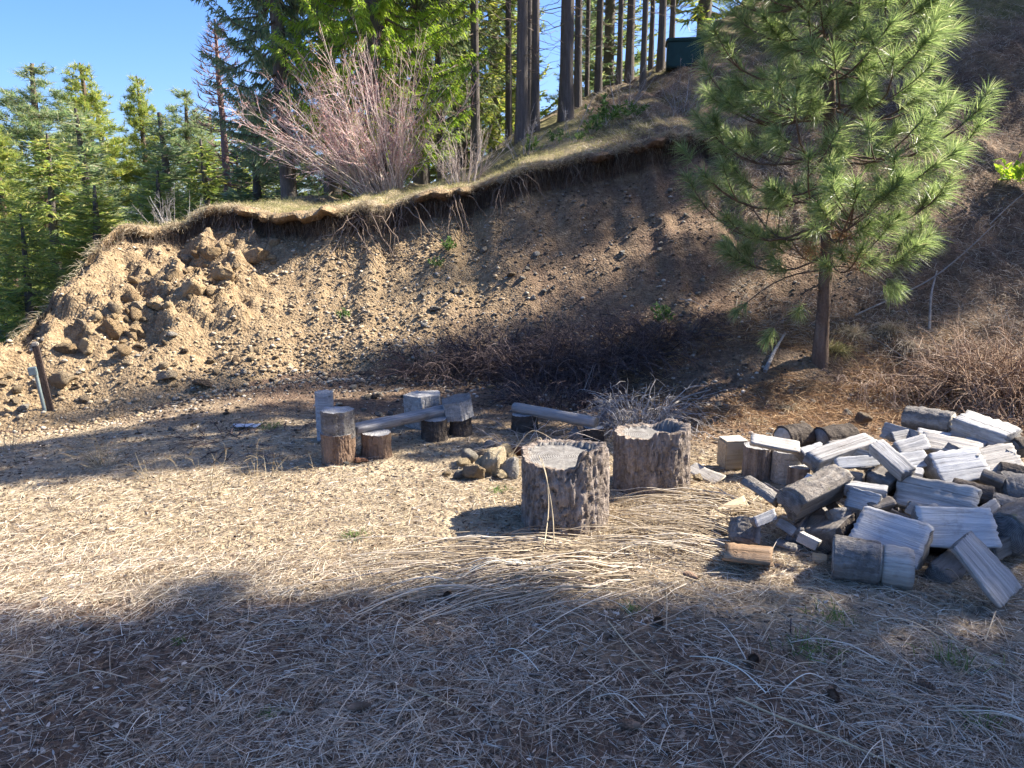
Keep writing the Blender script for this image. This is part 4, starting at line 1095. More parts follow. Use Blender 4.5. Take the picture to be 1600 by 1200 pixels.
def log(P1, P2, r, kind, label, wood, bark=None, endm=None, roll=0.0, name='firewood_log', cat='log', group='split firewood in the heap', seed=None, kerf=None, barkspan=(0, 1), taper=1.0, rough=1.0, ground=False):
    P1, P2 = np.asarray(P1, float), np.asarray(P2, float)
    seed = log.n if seed is None else seed; log.n += 1
    rg = np.random.default_rng(500 + seed)
    Lg = np.linalg.norm(P2 - P1)
    t = obj(name, None, None, None, label, cat, group)
    p, tag = profile(kind, rg)
    n = len(p); ns = 13
    s = np.linspace(0, 1, ns)
    if kerf: s = np.sort(np.r_[s, kerf - 0.012, kerf - 0.009, kerf + 0.009, kerf + 0.012]); ns = len(s)
    sc = r * (1 + (taper - 1) * s) * (1 + 0.03 * rg.normal(size=ns)) * (1 - 0.04 * np.r_[1, np.zeros(ns - 2), 1])
    if kerf: sc = np.where(np.abs(s - kerf) < 0.010, sc * 0.86, sc)
    tw = 0.10 * (s - 0.5) * rg.normal()
    bow = 0.02 * Lg * rg.normal() * np.sin(s * math.pi)
    ph = np.arctan2(p[:, 1], p[:, 0])
    dev = 1 + rough * (0.05 * fbm(np.cos(ph)[None] * 2.5 + seed, np.sin(ph)[None] * 2.5 + s[:, None] * 0.7, 3, seed) + 0.05 * (1 - tag)[None] * fbm(np.arange(n)[None] * 0.9 + seed, s[:, None] * 2.5 + 0 * tag[None], 2, seed + 3))
    ridge = np.cumsum(rg.normal(0, 0.5, n)); ridge = ridge - np.convolve(np.r_[ridge[-3:], ridge, ridge[:3]], np.ones(7) / 7, 'valid')
    grow = 0.75 + 0.5 * fbm(s[:, None] * 1.5 + 0 * tag[None], np.arange(n)[None] * 0.6 + seed, 2, seed + 21)
    dev = dev + rough * (0.028 * (1 - tag) + 0.012 * tag)[None] * ridge[None] * grow
    q = p[None] * dev[..., None] * sc[:, None, None]
    Y = q[..., 0] * np.cos(tw)[:, None] - q[..., 1] * np.sin(tw)[:, None] + bow[:, None]
    Z = q[..., 0] * np.sin(tw)[:, None] + q[..., 1] * np.cos(tw)[:, None]
    Xc = (s - 0.5)[:, None] * Lg + np.where((s == 0) | (s == 1), 1, 0)[:, None] * (rg.normal(0, 0.04) * p[None, :, 0] + rg.normal(0, 0.06) * p[None, :, 1] + rg.normal(0, 0.055 * rough, (ns, n)) * (1 - 0.6 * tag[None])) * r
    V = np.stack([Xc + 0 * Y, Y, Z], -1)
    F = grid_faces(ns, n)
    mi = np.where(np.tile(tag, ns - 1) > 0, 1, 0)
    Vc = np.concatenate([V.reshape(-1, 3), V[0].mean(0)[None], V[-1].mean(0)[None]])
    a = np.arange(n); b = (ns - 1) * n + a
    T = np.concatenate([np.stack([np.roll(a, -1), a, np.full(n, ns * n)], -1), np.stack([b, np.roll(b, -1), np.full(n, ns * n + 1)], -1)])
    me = mesh_np(name + '_wood', Vc, [F, T], [wood, wood if kind in ('beam', 'plank') else wood, endm or M_END], np.r_[mi, np.full(len(T), 2)])
    obj('wood', me, t)
    if bark is not None:
        k = np.where(tag > 0)[0]
        closed = kind == 'round'
        cols = k if closed else np.r_[k, k[-1] + 1]
        m = 24; s2 = np.linspace(barkspan[0] + 0.01, barkspan[1] - 0.01, m)
        def at(c):
            return np.stack([np.stack([np.interp(s2, s, V[:, ci % n, j]) for j in range(3)], -1) for ci in c], 1)
        fine = np.linspace(0, len(cols) - (0 if closed else 1), (len(cols)) * 3 if closed else (len(cols) - 1) * 3 + 1, endpoint=not closed)
        A = at(np.r_[cols, cols[:1]] if closed else cols)
        i0 = np.floor(fine).astype(int); fr = (fine - i0)[None, :, None]
        i1 = np.minimum(i0 + 1, A.shape[1] - 1)
        B = A[:, i0] * (1 - fr) + A[:, i1] * fr
        nrm = unit(B * np.array([0, 1, 1]))
        fl = fine[None] * 0.8; th = 0.0055 + r * (0.05 + 0.10 * np.abs(fbm(fl * 1.1 + seed, s2[:, None] * 9, 3, seed + 8)) + 0.07 * fbm(fl * 2.9, s2[:, None] * 22 + seed, 2, seed + 9))
        O = B + nrm * np.maximum(th, 0.002)[..., None]
        edge = B - nrm * 0.004
        nc = O.shape[1]
        G1 = np.concatenate([edge[:1], O, edge[-1:]], 0)
        if not closed: G1 = np.concatenate([np.concatenate([edge[:1], edge, edge[-1:]], 0)[:, :1], G1, np.concatenate([edge[:1], edge, edge[-1:]], 0)[:, -1:]], 1)
        obj('bark', mesh_np(name + '_bark', G1.reshape(-1, 3), grid_faces(G1.shape[0], G1.shape[1], closed), [bark], smooth=False), t)
    if name == 'firewood_log':
        gz = G(*((P1 + P2) / 2)[:2]); P1 = P1 + [0, 0, gz]; P2 = P2 + [0, 0, gz]
    X = unit(P2 - P1); up = np.array([0, 0, 1.0]); Yv = unit(np.cross(up, X)); Zv = np.cross(X, Yv)
    Mx = Matrix(np.stack([X, Yv, Zv], 1).tolist()).to_4x4() @ Matrix.Rotation(R(roll), 4, 'X')
    Mx.translation = Vector(((P1 + P2) / 2).tolist())
    if ground:
        lo = min((Mx @ Vector(v))[2] for v in V.reshape(-1, 3)[::3].tolist())
        Mx.translation.z += G(Mx.translation.x, Mx.translation.y) - 0.012 - lo
    t.matrix_world = Mx
    return t
log.n = 0

e1 = at_y(560, 673, c1[1]); e2 = at_y(704, 637, c2[1] + 0.18)
e1[2] = c1[2] + h1 + 0.028; e2[2] = c2[2] + h2 + 0.03
d = unit(e2 - e1)
log(e1 - d * 0.05, e2 + d * 0.06, 0.068, 'half', 'long grey half-log plank of the left bench, rising to the right on two stumps', M_SPLIT, None, None, 0, 'bench_plank', 'bench', 'bench planks', rough=0.8)
f1 = np.array([c5[0], c5[1], c5[2] + h5 + 0.045]); f2 = np.array([c6[0], c6[1], c6[2] + h6 + 0.042]); d = unit(f2 - f1)
log(f1 - d * 0.09 - np.array([0, 0, 0.008]), f2 + d * 0.02 - np.array([0, 0, 0.008]), 0.043, 'round', 'pale round bench log sloping down to the right behind the fire ring', M_PALE, None, M_END, 0, 'bench_plank', 'bench', 'bench planks', rough=0.6)

# ------------------------------------------------------------------ post with conduit and box, scrap, green box on the hill
def box_geo(sx, sy, sz, bev=0.0):
    bm = bmesh.new(); bmesh.ops.create_cube(bm, size=1.0)
    for v in bm.verts: v.co = Vector((v.co.x * sx, v.co.y * sy, v.co.z * sz))
    if bev: bmesh.ops.bevel(bm, geom=bm.edges[:], offset=bev, segments=2, affect='EDGES')
    return bm
def box(name, sx, sy, sz, mat, parent, loc, bev=0.004, rot=None):
    bm = box_geo(sx, sy, sz, bev); me = bpy.data.meshes.new(name); bm.to_mesh(me); bm.free(); me.materials.append(mat)
    o = obj(name, me, parent, loc)
    if rot: o.rotation_euler = rot
    return o
pb = hit(80, 640)
hp = at_y(62, 534, pb[1])[2] - pb[2]
t = thing('utility_post', pb - np.array([0, 0, 0.05]), 'dark leaning post with a grey pipe and small box at the foot of the scree', 'post')
t.rotation_euler = (0, R(-5), R(20))
M_POST = bark_mat('post_wood', [(0.25, (0.03, 0.024, 0.022)), (0.5, (0.07, 0.052, 0.046)), (0.8, (0.13, 0.10, 0.085))], 'Z', 20)
M_PVC = plain_mat('grey_plastic', (0.17, 0.21, 0.21), 0.5, 0.15)
box('timber', 0.05, 0.05, hp + 0.02, M_POST, t, (0, 0, (hp + 0.02) / 2), 0.006)
box('post_cap', 0.055, 0.055, 0.035, plain_mat('pale_cap', (0.28, 0.25, 0.21), 0.8), t, (0, 0, hp + 0.035), 0.008)
V, F = tubes(np.array([[-0.044, -0.02, -0.05], [-0.044, -0.02, hp * 0.3], [-0.044, -0.02, hp * 0.66]]), np.full(3, 0.017), 12)
obj('conduit', mesh_np('conduit', V, F, [M_PVC], smooth=True), t)
bx = box('junction_box', 0.07, 0.06, 0.075, M_PVC, t, (-0.06, -0.03, hp * 0.68), 0.006)
box('box_lid', 0.062, 0.008, 0.066, M_PVC, bx, (0, -0.034, 0), 0.002)

p = hit(386, 668)
rg = np.random.default_rng(8)
g = np.linspace(-1, 1, 9); gx, gy = np.meshgrid(g, g)
out = (np.hypot(gx, gy) < 1.05)
zz = 0.018 * fbm(gx * 1.5, gy * 1.5, 3, 4)
V = np.stack([gx * 0.095 * (1 + 0.2 * gy), gy * 0.05, zz], -1).reshape(-1, 3); F = grid_faces(9, 9, False)
Vb = V - np.array([0, 0, 0.006])
F2 = F[:, ::-1] + 81
br = np.r_[np.arange(9), np.arange(17, 81, 9), np.arange(79, 71, -1), np.arange(63, 8, -9)]
S = np.stack([np.roll(br, -1), br, br + 81, np.roll(br, -1) + 81], -1)
o = obj('scrap', mesh_np('scrap', np.concatenate([V, Vb]), [F, F2, S], [plain_mat('whitish', (0.62, 0.62, 0.64), 0.5, 0.1)]), None, p + np.array([0, 0, 0.02]), 'flat whitish scrap lying on the shaded ground beside dark twigs', 'scrap')
o.rotation_euler = (0, 0, 0.2)

bb = at_y(1068, 122, 17.0); zb = G(bb[0], 17.0)
t = thing('equipment_box', (bb[0], 17.0, zb - 0.1), 'dark green box standing on the ridge between the trunks and the young pine', 'box', None, -0.15)
M_GREEN = plain_mat('dark_green_paint', (0.016, 0.056, 0.052), 0.5, 0.15, 8)
hb = max(0.5, at_y(1068, 70, 17.0)[2] - zb)
box('body', 0.74, 0.6, hb, M_GREEN, t, (0, 0, hb / 2), 0.02)
box('lid', 0.80, 0.66, 0.07, M_GREEN, t, (0, 0, hb + 0.038), 0.02)
for k in (-1, 1): box('corner_rail', 0.05, 0.03, hb - 0.06, M_GREEN, t, (k * 0.33, -0.318, hb / 2), 0.006)
# ------------------------------------------------------------------ the firewood heap (places read off the photograph, z from the height of the heap)
def zc(zx, zy): return 1060 + zx / 2.963, 600 + zy / 2.963
def heap_z(zy): return float(np.interp(zy, [100, 200, 300, 400, 500, 600, 700, 830], [0.46, 0.43, 0.39, 0.34, 0.28, 0.20, 0.13, 0.075]))
def fw(a, b, w, kind, label, wood=M_SPLIT, bark=None, endm=None, roll=0, za=None, zb=None, **kw):
    za = heap_z(a[1]) if za is None else za; zb = heap_z(b[1]) if zb is None else zb
    P1, P2 = at_z(*zc(*a), za), at_z(*zc(*b), zb)
    r = 1.10 * w / 2 / 2.963 / FPX * np.linalg.norm((P1 + P2) / 2 - [0, 0, EYE])
    return log(P1, P2, r, kind, label, wood, bark, endm, roll, **kw)
fw((712, 798), (1085, 858), 150, 'round', 'round log with a saw cut across it, front and centre of the heap', M_PALE, M_BARK_GREY, M_END, 0, 0.085, 0.085, kerf=0.62, barkspan=(0, 0.60), ground=True)
fw((1290, 735), (1515, 1000), 185, 'slab', 'wide grey slab sliding down at the front right of the heap, flat face up', M_SPLIT, None, None, 12, 0.24, 0.045, rough=0.5)
fw((222, 775), (430, 795), 150, 'half', 'rotten orange-brown chunk lowest at the front left of the heap', M_RUST, None, M_RUST, 155, 0.07, 0.07, rough=2.6, ground=True)
fw((305, 665), (325, 565), 125, 'wedge', 'curved grey bark piece, hollow side down, above the rotten chunk', M_DARKWOOD, M_BARK_GREY, M_DARKWOOD, 0, 0.12, 0.20, ground=True)
fw((525, 590), (750, 478), 165, 'wedge', 'big log covered in cracked mossy bark left of the middle of the heap', M_DARKWOOD, M_BARK_MOSS, M_END, -12, 0.19, 0.25)
fw((640, 672), (730, 600), 205, 'half', 'dark half-moon log with its end facing out below the mossy one', M_DARKWOOD, M_BARK_DARK, M_END, -22, 0.12, 0.16, ground=True)
fw((762, 665), (735, 575), 78, 'round', 'small bark-covered round beside the half-moon log', M_DARKWOOD, M_BARK_GREY, M_END, 0, 0.12, 0.20)
fw((820, 665), (1145, 775), 175, 'half', 'long smooth pale log behind the sawn round, half in shadow', M_PALE, None, M_END, 40, 0.16, 0.14, rough=0.7)
fw((1100, 655), (1460, 665), 150, 'half', 'broad pale block with a cracked face, above the sliding slab', M_PALE, None, M_END, 52, 0.21, 0.22, rough=0.6)
fw((1010, 480), (1380, 560), 165, 'quarter', 'long grey wedge with a sharp ridge across the middle right of the heap', M_SPLIT, None, M_END, 0, 0.27, 0.25)
fw((1175, 400), (1405, 365), 125, 'half', 'pale split block with a dark curved end, right of the heap top', M_PALE, None, M_END, 48, 0.33, 0.35)
fw((1395, 375), (1560, 340), 100, 'half', 'shorter pale split block to the right of another, ends dark', M_PALE, None, M_END, 45, 0.34, 0.36)
fw((1300, 185), (1545, 270), 130, 'beam', 'thick squared grey log lying on the top right of the heap', M_SPLIT, None, M_END, 8, 0.46, 0.42)
fw((1050, 155), (1270, 190), 85, 'round', 'bark-topped round at the very back of the heap, pale end to the left', M_PALE, M_BARK_GREY, M_END_PALE, 0, 0.44, 0.44)
fw((960, 215), (1115, 258), 80, 'quarter', 'short pale split piece at the back left of the heap top', M_PALE, None, M_END, 20, 0.40, 0.40)
fw((1125, 268), (1400, 322), 85, 'half', 'long pale split piece lying under the squared log', M_PALE, None, M_END, 25, 0.40, 0.39)
fw((915, 282), (1065, 415), 80, 'beam', 'squared piece sloping down towards the viewer in the middle of the heap', M_SPLIT, None, M_END, 25, 0.45, 0.36)
fw((612, 362), (885, 270), 95, 'beam', 'long grey squared piece rising to the right near the back of the heap', M_SPLIT, None, M_END, 20, 0.35, 0.40, rough=0.6)
fw((715, 368), (930, 352), 62, 'quarter', 'short slim split stick below the rising squared piece', M_SPLIT, M_BARK_GREY, M_END_PALE, 0, 0.34, 0.35, barkspan=(0.5, 1))
fw((335, 258), (560, 300), 68, 'half', 'pale log laid across the tops of two upright rounds', M_PALE, None, M_END_PALE, 20, 0.335, 0.30, rough=0.6)
fw((480, 252), (592, 236), 92, 'round', 'sawn round with a pale cracked end at the back left of the heap', M_TAN, M_BARK_DARK, M_END_PALE, 0, 0.10, 0.10)
fw((655, 258), (800, 240), 95, 'round', 'dark bark-covered log behind the heap', M_DARKWOOD, M_BARK_DARK, M_END, 0, 0.10, 0.10)
fw((60, 352), (195, 415), 62, 'plank', 'thin split board at the far left end of the heap', M_PALE, None, M_END_PALE, 25, 0.06, 0.06, ground=True)
fw((308, 458), (455, 560), 62, 'wedge', 'split stick with a rusty top leaning on the left of the heap', M_RUST, M_BARK_GREY, M_RUST, 15, 0.24, 0.18)
fw((395, 470), (505, 530), 52, 'quarter', 'short pale stick beside the rusty-topped one', M_PALE, None, M_END, 10, 0.22, 0.19)
fw((135, 588), (305, 512), 68, 'quarter', 'brown split piece lying at the left edge of the heap', M_TAN, None, M_END, 5, 0.05, 0.08, ground=True)
fw((790, 520), (935, 560), 105, 'quarter', 'five-sided split piece with its grey end facing out, centre of the heap', M_SPLIT, None, M_END, 15, 0.25, 0.24)
fw((770, 480), (965, 508), 70, 'beam', 'flat-topped grey piece just above the five-sided one', M_SPLIT, None, M_END, 12, 0.28, 0.28)
fw((925, 468), (1000, 420), 120, 'quarter', 'quarter round with a dark curved end right of the flat-topped piece', M_DARKWOOD, M_BARK_DARK, M_END, 60, 0.27, 0.30)
fw((1000, 312), (1140, 272), 74, 'quarter', 'dark grained round lying behind the sloping squared piece', M_SPLIT, None, M_END, 0, 0.38, 0.41)
fw((1030, 365), (1150, 340), 75, 'half', 'short grey half-log right of the sloping squared piece', M_SPLIT, None, M_END, 35, 0.35, 0.37)
fw((625, 405), (850, 432), 52, 'beam', 'dark thin piece in the shade under the slim round', M_DARKWOOD, None, M_END, 0, 0.29, 0.29)
fw((1478, 500), (1650, 510), 120, 'round', 'rough bark chunk at the right edge of the heap', M_DARKWOOD, M_BARK_GREY, M_END, 0, 0.24, 0.24)
fw((1480, 405), (1640, 440), 60, 'round', 'dark branch wood at the right edge above the bark chunk', M_DARKWOOD, M_BARK_DARK, M_END, 0, 0.32, 0.30)
fw((1395, 560), (1560, 600), 90, 'wedge', 'weathered bark piece between the ridge wedge and the right edge', M_SPLIT, M_BARK_GREY, M_END, 0, 0.20, 0.18)
fw((1510, 700), (1690, 600), 130, 'round', 'large grey bark log cut off by the right edge of the picture', M_DARKWOOD, M_BARK_MOSS, M_END, 0, 0.15, 0.18)
fw((1540, 320), (1700, 312), 90, 'wedge', 'dark round log at the right edge level with the heap top', M_DARKWOOD, M_BARK_DARK, M_END, 0, 0.36, 0.36)
fw((950, 600), (1085, 650), 80, 'quarter', 'dark split piece sunk in the shade in the middle of the heap', M_DARKWOOD, None, M_END, 20, 0.16, 0.15)
fw((455, 722), (562, 757), 46, 'wedge', 'small bark chip lying in the gap left of the half-moon log', M_SPLIT, M_BARK_GREY, M_END, 0, 0.04, 0.035, ground=True)
fw((618, 790), (690, 800), 52, 'quarter', 'little split chunk on the ground left of the sawn round', M_TAN, None, M_END, 0, 0.03, 0.03, ground=True)
fw((1262, 472), (1455, 520), 68, 'round', 'dark thin log under the pale blocks on the right of the heap', M_DARKWOOD, M_BARK_DARK, M_END, 0, 0.28, 0.26)
fw((1315, 282), (1410, 312), 62, 'half', 'short grey end piece below the squared log on top', M_SPLIT, None, M_END, 30, 0.38, 0.37)
fw((1105, 222), (1260, 245), 48, 'plank', 'flat pale board between the bark-topped round and the long pale piece', M_PALE, None, M_END_PALE, 20, 0.41, 0.41)
fw((868, 388), (1000, 396), 58, 'beam', 'small squared piece under the sloping squared one', M_SPLIT, None, M_END, 10, 0.31, 0.31)
fw((1235, 190), (1290, 230), 75, 'beam', 'stubby block wedged beside the thick squared log', M_SPLIT, None, M_END, 30, 0.40, 0.40)
fw((560, 330), (660, 300), 70, 'beam', 'grey block standing behind the small upright round', M_SPLIT, None, M_END, 30, 0.22, 0.24)
fw((470, 640), (545, 690), 50, 'quarter', 'thin grey split stick in the dark hollow left of the half-moon log', M_SPLIT, None, M_END, 0, 0.09, 0.08)
for a, b, w, kd, wd, rl, lb in (
    ((345, 640), (440, 600), 56, 'quarter', M_SPLIT, 20, 'grey splinter between the curved bark piece and the mossy log'),
    ((560, 700), (650, 745), 60, 'quarter', M_PALE, 40, 'pale sliver under the tip of the half-moon log'),
    ((1000, 395), (1130, 425), 66, 'beam', M_SPLIT, 15, 'squared grey piece tucked above the left end of the ridge wedge'),
    ((1240, 300), (1330, 345), 60, 'quarter', M_SPLIT, 10, 'small ridge-topped piece behind the pale split block'),
    ((1400, 430), (1500, 470), 66, 'wedge', M_DARKWOOD, 0, 'dark wedge under the shorter pale split block'),
    ((800, 300), (900, 330), 52, 'quarter', M_SPLIT, 30, 'thin grey wedge under the upper end of the rising squared piece'),
    ((690, 420), (780, 450), 58, 'quarter', M_TAN, 20, 'brownish split piece above the mossy log'),
    ((1385, 620), (1480, 560), 66, 'half', M_SPLIT, 60, 'grey half piece between the broad pale block and the right edge'),
    ((1420, 240), (1530, 330), 56, 'quarter', M_SPLIT, 30, 'grey wedge under the right end of the thick squared log'),
    ((980, 250), (1060, 235), 50, 'quarter', M_SPLIT, 10, 'little grey wedge left of the flat pale board'),
    ((880, 590), (985, 560), 72, 'wedge', M_DARKWOOD, 0, 'dark wedge just under the five-sided piece'),
    ((1060, 560), (1160, 610), 64, 'quarter', M_SPLIT, 25, 'grey split piece below the left end of the ridge wedge'),
    ((1440, 760), (1560, 700), 84, 'quarter', M_DARKWOOD, 30, 'dark split log behind the sliding slab at the right edge'),
    ((590, 430), (660, 470), 52, 'quarter', M_PALE, 15, 'short pale wedge between the silvery round and the mossy log'),
    ((700, 300), (790, 285), 56, 'half', M_SPLIT, 50, 'short grey half piece leaning behind the rising squared piece'),
    ((1480, 640), (1600, 650), 70, 'beam', M_SPLIT, 20, 'grey squared piece in front of the big bark log at the right edge')):
    fw(a, b, w, kd, lb, wd, None, M_END, rl)
# dark bottom layer that carries the heap
for i, (a, b, w, z, lb) in enumerate((
    ((560, 720), (700, 560), 120, 0.05, 'dark log at the bottom of the heap under the mossy one'),
    ((880, 720), (1010, 600), 130, 0.06, 'dark log at the bottom of the heap under the long smooth one'),
    ((1180, 860), (1320, 740), 130, 0.05, 'dark log at the bottom of the heap behind the sliding slab'),
    ((780, 560), (990, 610), 110, 0.15, 'dark log in the second layer under the five-sided piece'),
    ((1080, 700), (1400, 730), 130, 0.08, 'dark log at the bottom of the heap under the broad pale block'),
    ((1120, 560), (1420, 600), 140, 0.13, 'dark log under the ridge wedge'),
    ((640, 470), (900, 480), 120, 0.17, 'dark log under the dark thin piece'),
    ((950, 420), (1200, 470), 130, 0.20, 'dark log under the quarter round'),
    ((1180, 430), (1480, 440), 130, 0.22, 'dark log under the two pale split blocks'),
    ((1000, 270), (1250, 300), 120, 0.29, 'dark log near the back under the long pale piece'),
    ((1250, 330), (1560, 350), 120, 0.27, 'dark log near the back under the squared log'),
    ((1400, 640), (1600, 560), 130, 0.10, 'dark log at the bottom of the heap near the right edge'),
    ((700, 330), (900, 300), 110, 0.25, 'dark log under the rising squared piece'))):
    fw(a, b, w, ('quarter', 'half', 'wedge')[i % 3], lb, (M_DARKWOOD, M_SPLIT)[i % 2], (None, M_BARK_DARK)[i % 3 == 1], M_END, i * 77 % 360, z, z)
gU = 'upright rounds at the left end of the heap'
def O(zx): return 1060 + zx / 2.963
def OY(zy): return 600 + zy / 2.963
stump('firewood_round', O(300), O(430), OY(450), OY(290), 'upright round with dark streaked bark at the left end of the heap', M_BARK_UP, M_TOP_GREY, gU, 'log', seed=31, amp=0.05, flare=0.0)
stump('firewood_round', O(432), O(566), OY(470), OY(312), 'upright round with pale peeling sides beside the dark streaked one', M_SPLIT, M_TOP_GREY, gU, 'log', seed=32, amp=0.04, flare=0.0)
stump('firewood_round', O(503), O(592), OY(495), OY(385), 'small silvery round standing in front of the pale peeling one', M_BARK_UP, M_TOP_GREY, gU, 'log', seed=33, amp=0.05, flare=0.0)
pc = at_z(O(262), OY(400), 0.0); hb_ = at_y(O(262), OY(272), pc[1])[2]
t = thing('wood_block', pc + np.array([0, 0.08, 0]), 'square sawn yellow-grey block standing at the left end of the heap', 'wood block', None, 0.15)
box('timber', 0.155, 0.14, hb_, M_TAN, t, (0, 0, hb_ / 2), 0.008)
box('cut_top', 0.150, 0.135, 0.006, M_END_PALE, t, (0, 0, hb_ + 0.004), 0.002)
# ------------------------------------------------------------------ bare bushes, brush, weeds
def arcs(P0, D, L, droop, n=7, wob=0.03, rg=rng):
    s = np.linspace(0, 1, n)[None, :, None]
    L = np.asarray(L)[:, None, None]; D = unit(D)[:, None, :]
    dr = np.broadcast_to(np.asarray(droop, float), (len(P0),))[:, None, None]
    P = P0[:, None, :] + D * L * s - np.array([0, 0, 1.0]) * dr * L * s ** 2
    w = rg.normal(0, wob, P.shape) * L; w[:, 0] = 0
    return P + np.cumsum(w, 1) * 0.6
def cone_dirs(n, a0, a1, rg, az=None):
    a = R(1) * rg.uniform(a0, a1, n); z = rg.uniform(0, 6.283, n) if az is None else az
    return np.stack([np.sin(a) * np.cos(z), np.sin(a) * np.sin(z), np.cos(a)], -1)
def sample_on(P, i, s):
    m = P.shape[1] - 1
    k = np.minimum((s * m).astype(int), m - 1); f = (s * m - k)[:, None]
    return P[i, k] * (1 - f) + P[i, k + 1] * f, unit(P[i, k + 1] - P[i, k])
M_STEM = strand_mat('pale_bare_stem', [(0, (0.271, 0.199, 0.151)), (0.5, (0.510, 0.414, 0.335)), (1, (0.733, 0.637, 0.542))], 0.8)
M_REDTWIG = strand_mat('reddish_twig', [(0, (0.414, 0.278, 0.251)), (0.6, (0.635, 0.468, 0.437)), (1, (0.800, 0.631, 0.582))], 0.8)
M_BUD = strand_mat('red_bud', [(0, (0.351, 0.108, 0.095)), (1, (0.567, 0.257, 0.189))], 0.7)
M_GREYTW = strand_mat('grey_dead_twig', [(0, (0.16, 0.14, 0.13)), (0.5, (0.30, 0.275, 0.255)), (1, (0.48, 0.455, 0.43))], 0.85)
M_DARKTW = strand_mat('dark_brush_twig', [(0, (0.044, 0.031, 0.031)), (0.6, (0.097, 0.070, 0.066)), (1, (0.194, 0.146, 0.131))], 0.85)
M_ORTW = strand_mat('orange_brown_twig', [(0, (0.147, 0.089, 0.056)), (0.5, (0.276, 0.179, 0.119)), (1, (0.423, 0.326, 0.250))], 0.85)
def bush(name, p, seed, nst, Ht, a1, ntw, label, cat='bush', group=None, r0=0.008, base=0.16, mats=None, buds=True, n2=2, lean=(0, 0), droop=0.12, aim=None):
    rg = np.random.default_rng(seed)
    m = mats or (M_STEM, M_REDTWIG, M_BUD)
    az = rg.uniform(0, 6.283, nst); rr = base * np.sqrt(rg.random(nst))
    P0 = np.stack([rr * np.cos(az), rr * np.sin(az), np.full(nst, -0.06)], -1)
    D = cone_dirs(nst, 2, a1, rg, az + rg.normal(0, 0.5, nst)); D[:, 0] += lean[0]; D[:, 1] += lean[1]
    L = Ht * rg.uniform(0.55, 1.08, nst)
    S = arcs(P0, D, L, droop * rg.uniform(-0.4, 1.2, nst), 9, 0.018, rg)
    t = thing(name, p, label, cat, group)
    V, F = tubes(S, (r0 * rg.uniform(0.6, 1.3, nst))[:, None] * np.linspace(1, 0.3, 9), 4)
    obj('stems', mesh_np(name + '_stems', V, F, [m[0]], smooth=True), t)['kind'] = 'stuff'
    i = np.repeat(np.arange(nst), ntw); s = rg.uniform(0.22, 0.98, len(i))
    C, T = sample_on(S, i, s)
    D2 = unit(T * 0.9 + rg.normal(0, 0.55, T.shape) + [0, 0, 0.25])
    L2 = L[i] * rg.uniform(0.10, 0.36, len(i)) * (1.15 - 0.6 * s)
    S2 = arcs(C, D2, L2, 0.0, 5, 0.03, rg)
    tw = Mix(); V, F = tubes(S2, np.full((len(i), 1), r0 * 0.38) * np.linspace(1, 0.45, 5), 3); tw.add(V, F, 0)
    j = np.repeat(np.arange(len(i)), n2); s3 = rg.uniform(0.2, 0.95, len(j))
    C3, T3 = sample_on(S2, j, s3)
    S3 = arcs(C3, unit(T3 + rg.normal(0, 0.6, T3.shape) + [0, 0, 0.2]), L2[j] * rg.uniform(0.2, 0.5, len(j)), 0.0, 3, 0.03, rg)
    V, F = tubes(S3, np.full((len(j), 1), r0 * 0.26) * np.linspace(1, 0.5, 3), 3); tw.add(V, F, 0)
    if buds:
        tip = np.concatenate([S3[:, -1], S2[:, -1], S3[:, 1]]); tt_ = np.concatenate([T3, D2, T3])
        V, F = needles(tip, tt_ + rg.normal(0, 0.3, tip.shape), rg.uniform(0.015, 0.035, len(tip)), 0.010, rg); tw.add(V, F, 1)
    obj('twigs', tw.mesh(name + '_twigs', [m[1], m[2]]), t)['kind'] = 'stuff'
    return t
pB = hit(592, 300); pB = np.array([pB[0], pB[1] + 0.12, G(pB[0], pB[1] + 0.12)])
bush('bare_bush', pB, 71, 150, 2.45, 56, 9, 'big bare many-stemmed bush with reddish tips on the edge of the bank', r0=0.0085, base=0.42, lean=(-0.30, -0.12), n2=3)
p = at_y(722, 250, 11.2); p[2] = G(p[0], p[1])
bush('bare_bush', p, 72, 46, 0.85, 46, 7, 'small pale bare shrub on the turf right of the big bare bush', group='small bare shrubs on the turf', r0=0.006, base=0.2, mats=(M_STEM, M_STEM, M_BUD), buds=False)
p = at_y(815, 225, 11.6); p[2] = G(p[0], p[1])
bush('bare_bush', p, 73, 12, 0.75, 60, 6, 'sparse low whitish shrub on the turf below the close-set trunks', group='small bare shrubs on the turf', r0=0.008, mats=(M_GREYTW, M_GREYTW, M_BUD), buds=False)
p = at_y(893, 205, 12.0); p[2] = G(p[0], p[1])
bush('bare_sapling', p, 74, 3, 0.95, 24, 9, 'thin bare sapling with a few forked twigs below the thickest trunk', 'sapling', None, 0.010, 0.03, (M_GREYTW, M_GREYTW, M_BUD), False)
p = at_y(975, 150, 13.5); p[2] = G(p[0], p[1])
bush('bare_bush', p, 75, 16, 0.85, 45, 6, 'bare grey shrub on the shaded slope below the ridge trunks', group='small bare shrubs on the turf', r0=0.006, mats=(M_GREYTW, M_GREYTW, M_BUD), buds=False)
p = at_y(1068, 165, 12.5); p[2] = G(p[0], p[1])
bush('bare_bush', p, 76, 14, 0.95, 35, 7, 'pale bare shrub in front of the green box', group='small bare shrubs on the turf', r0=0.006, mats=(M_GREYTW, M_GREYTW, M_BUD), buds=False)
p = at_y(265, 340, 10.4); p[2] = G(p[0], p[1])
bush('bare_bush', p, 77, 26, 0.55, 65, 6, 'low grey bare shrub at the left brow of the bank', group='small bare shrubs on the turf', r0=0.005, mats=(M_GREYTW, M_GREYTW, M_BUD), buds=False, base=0.3)
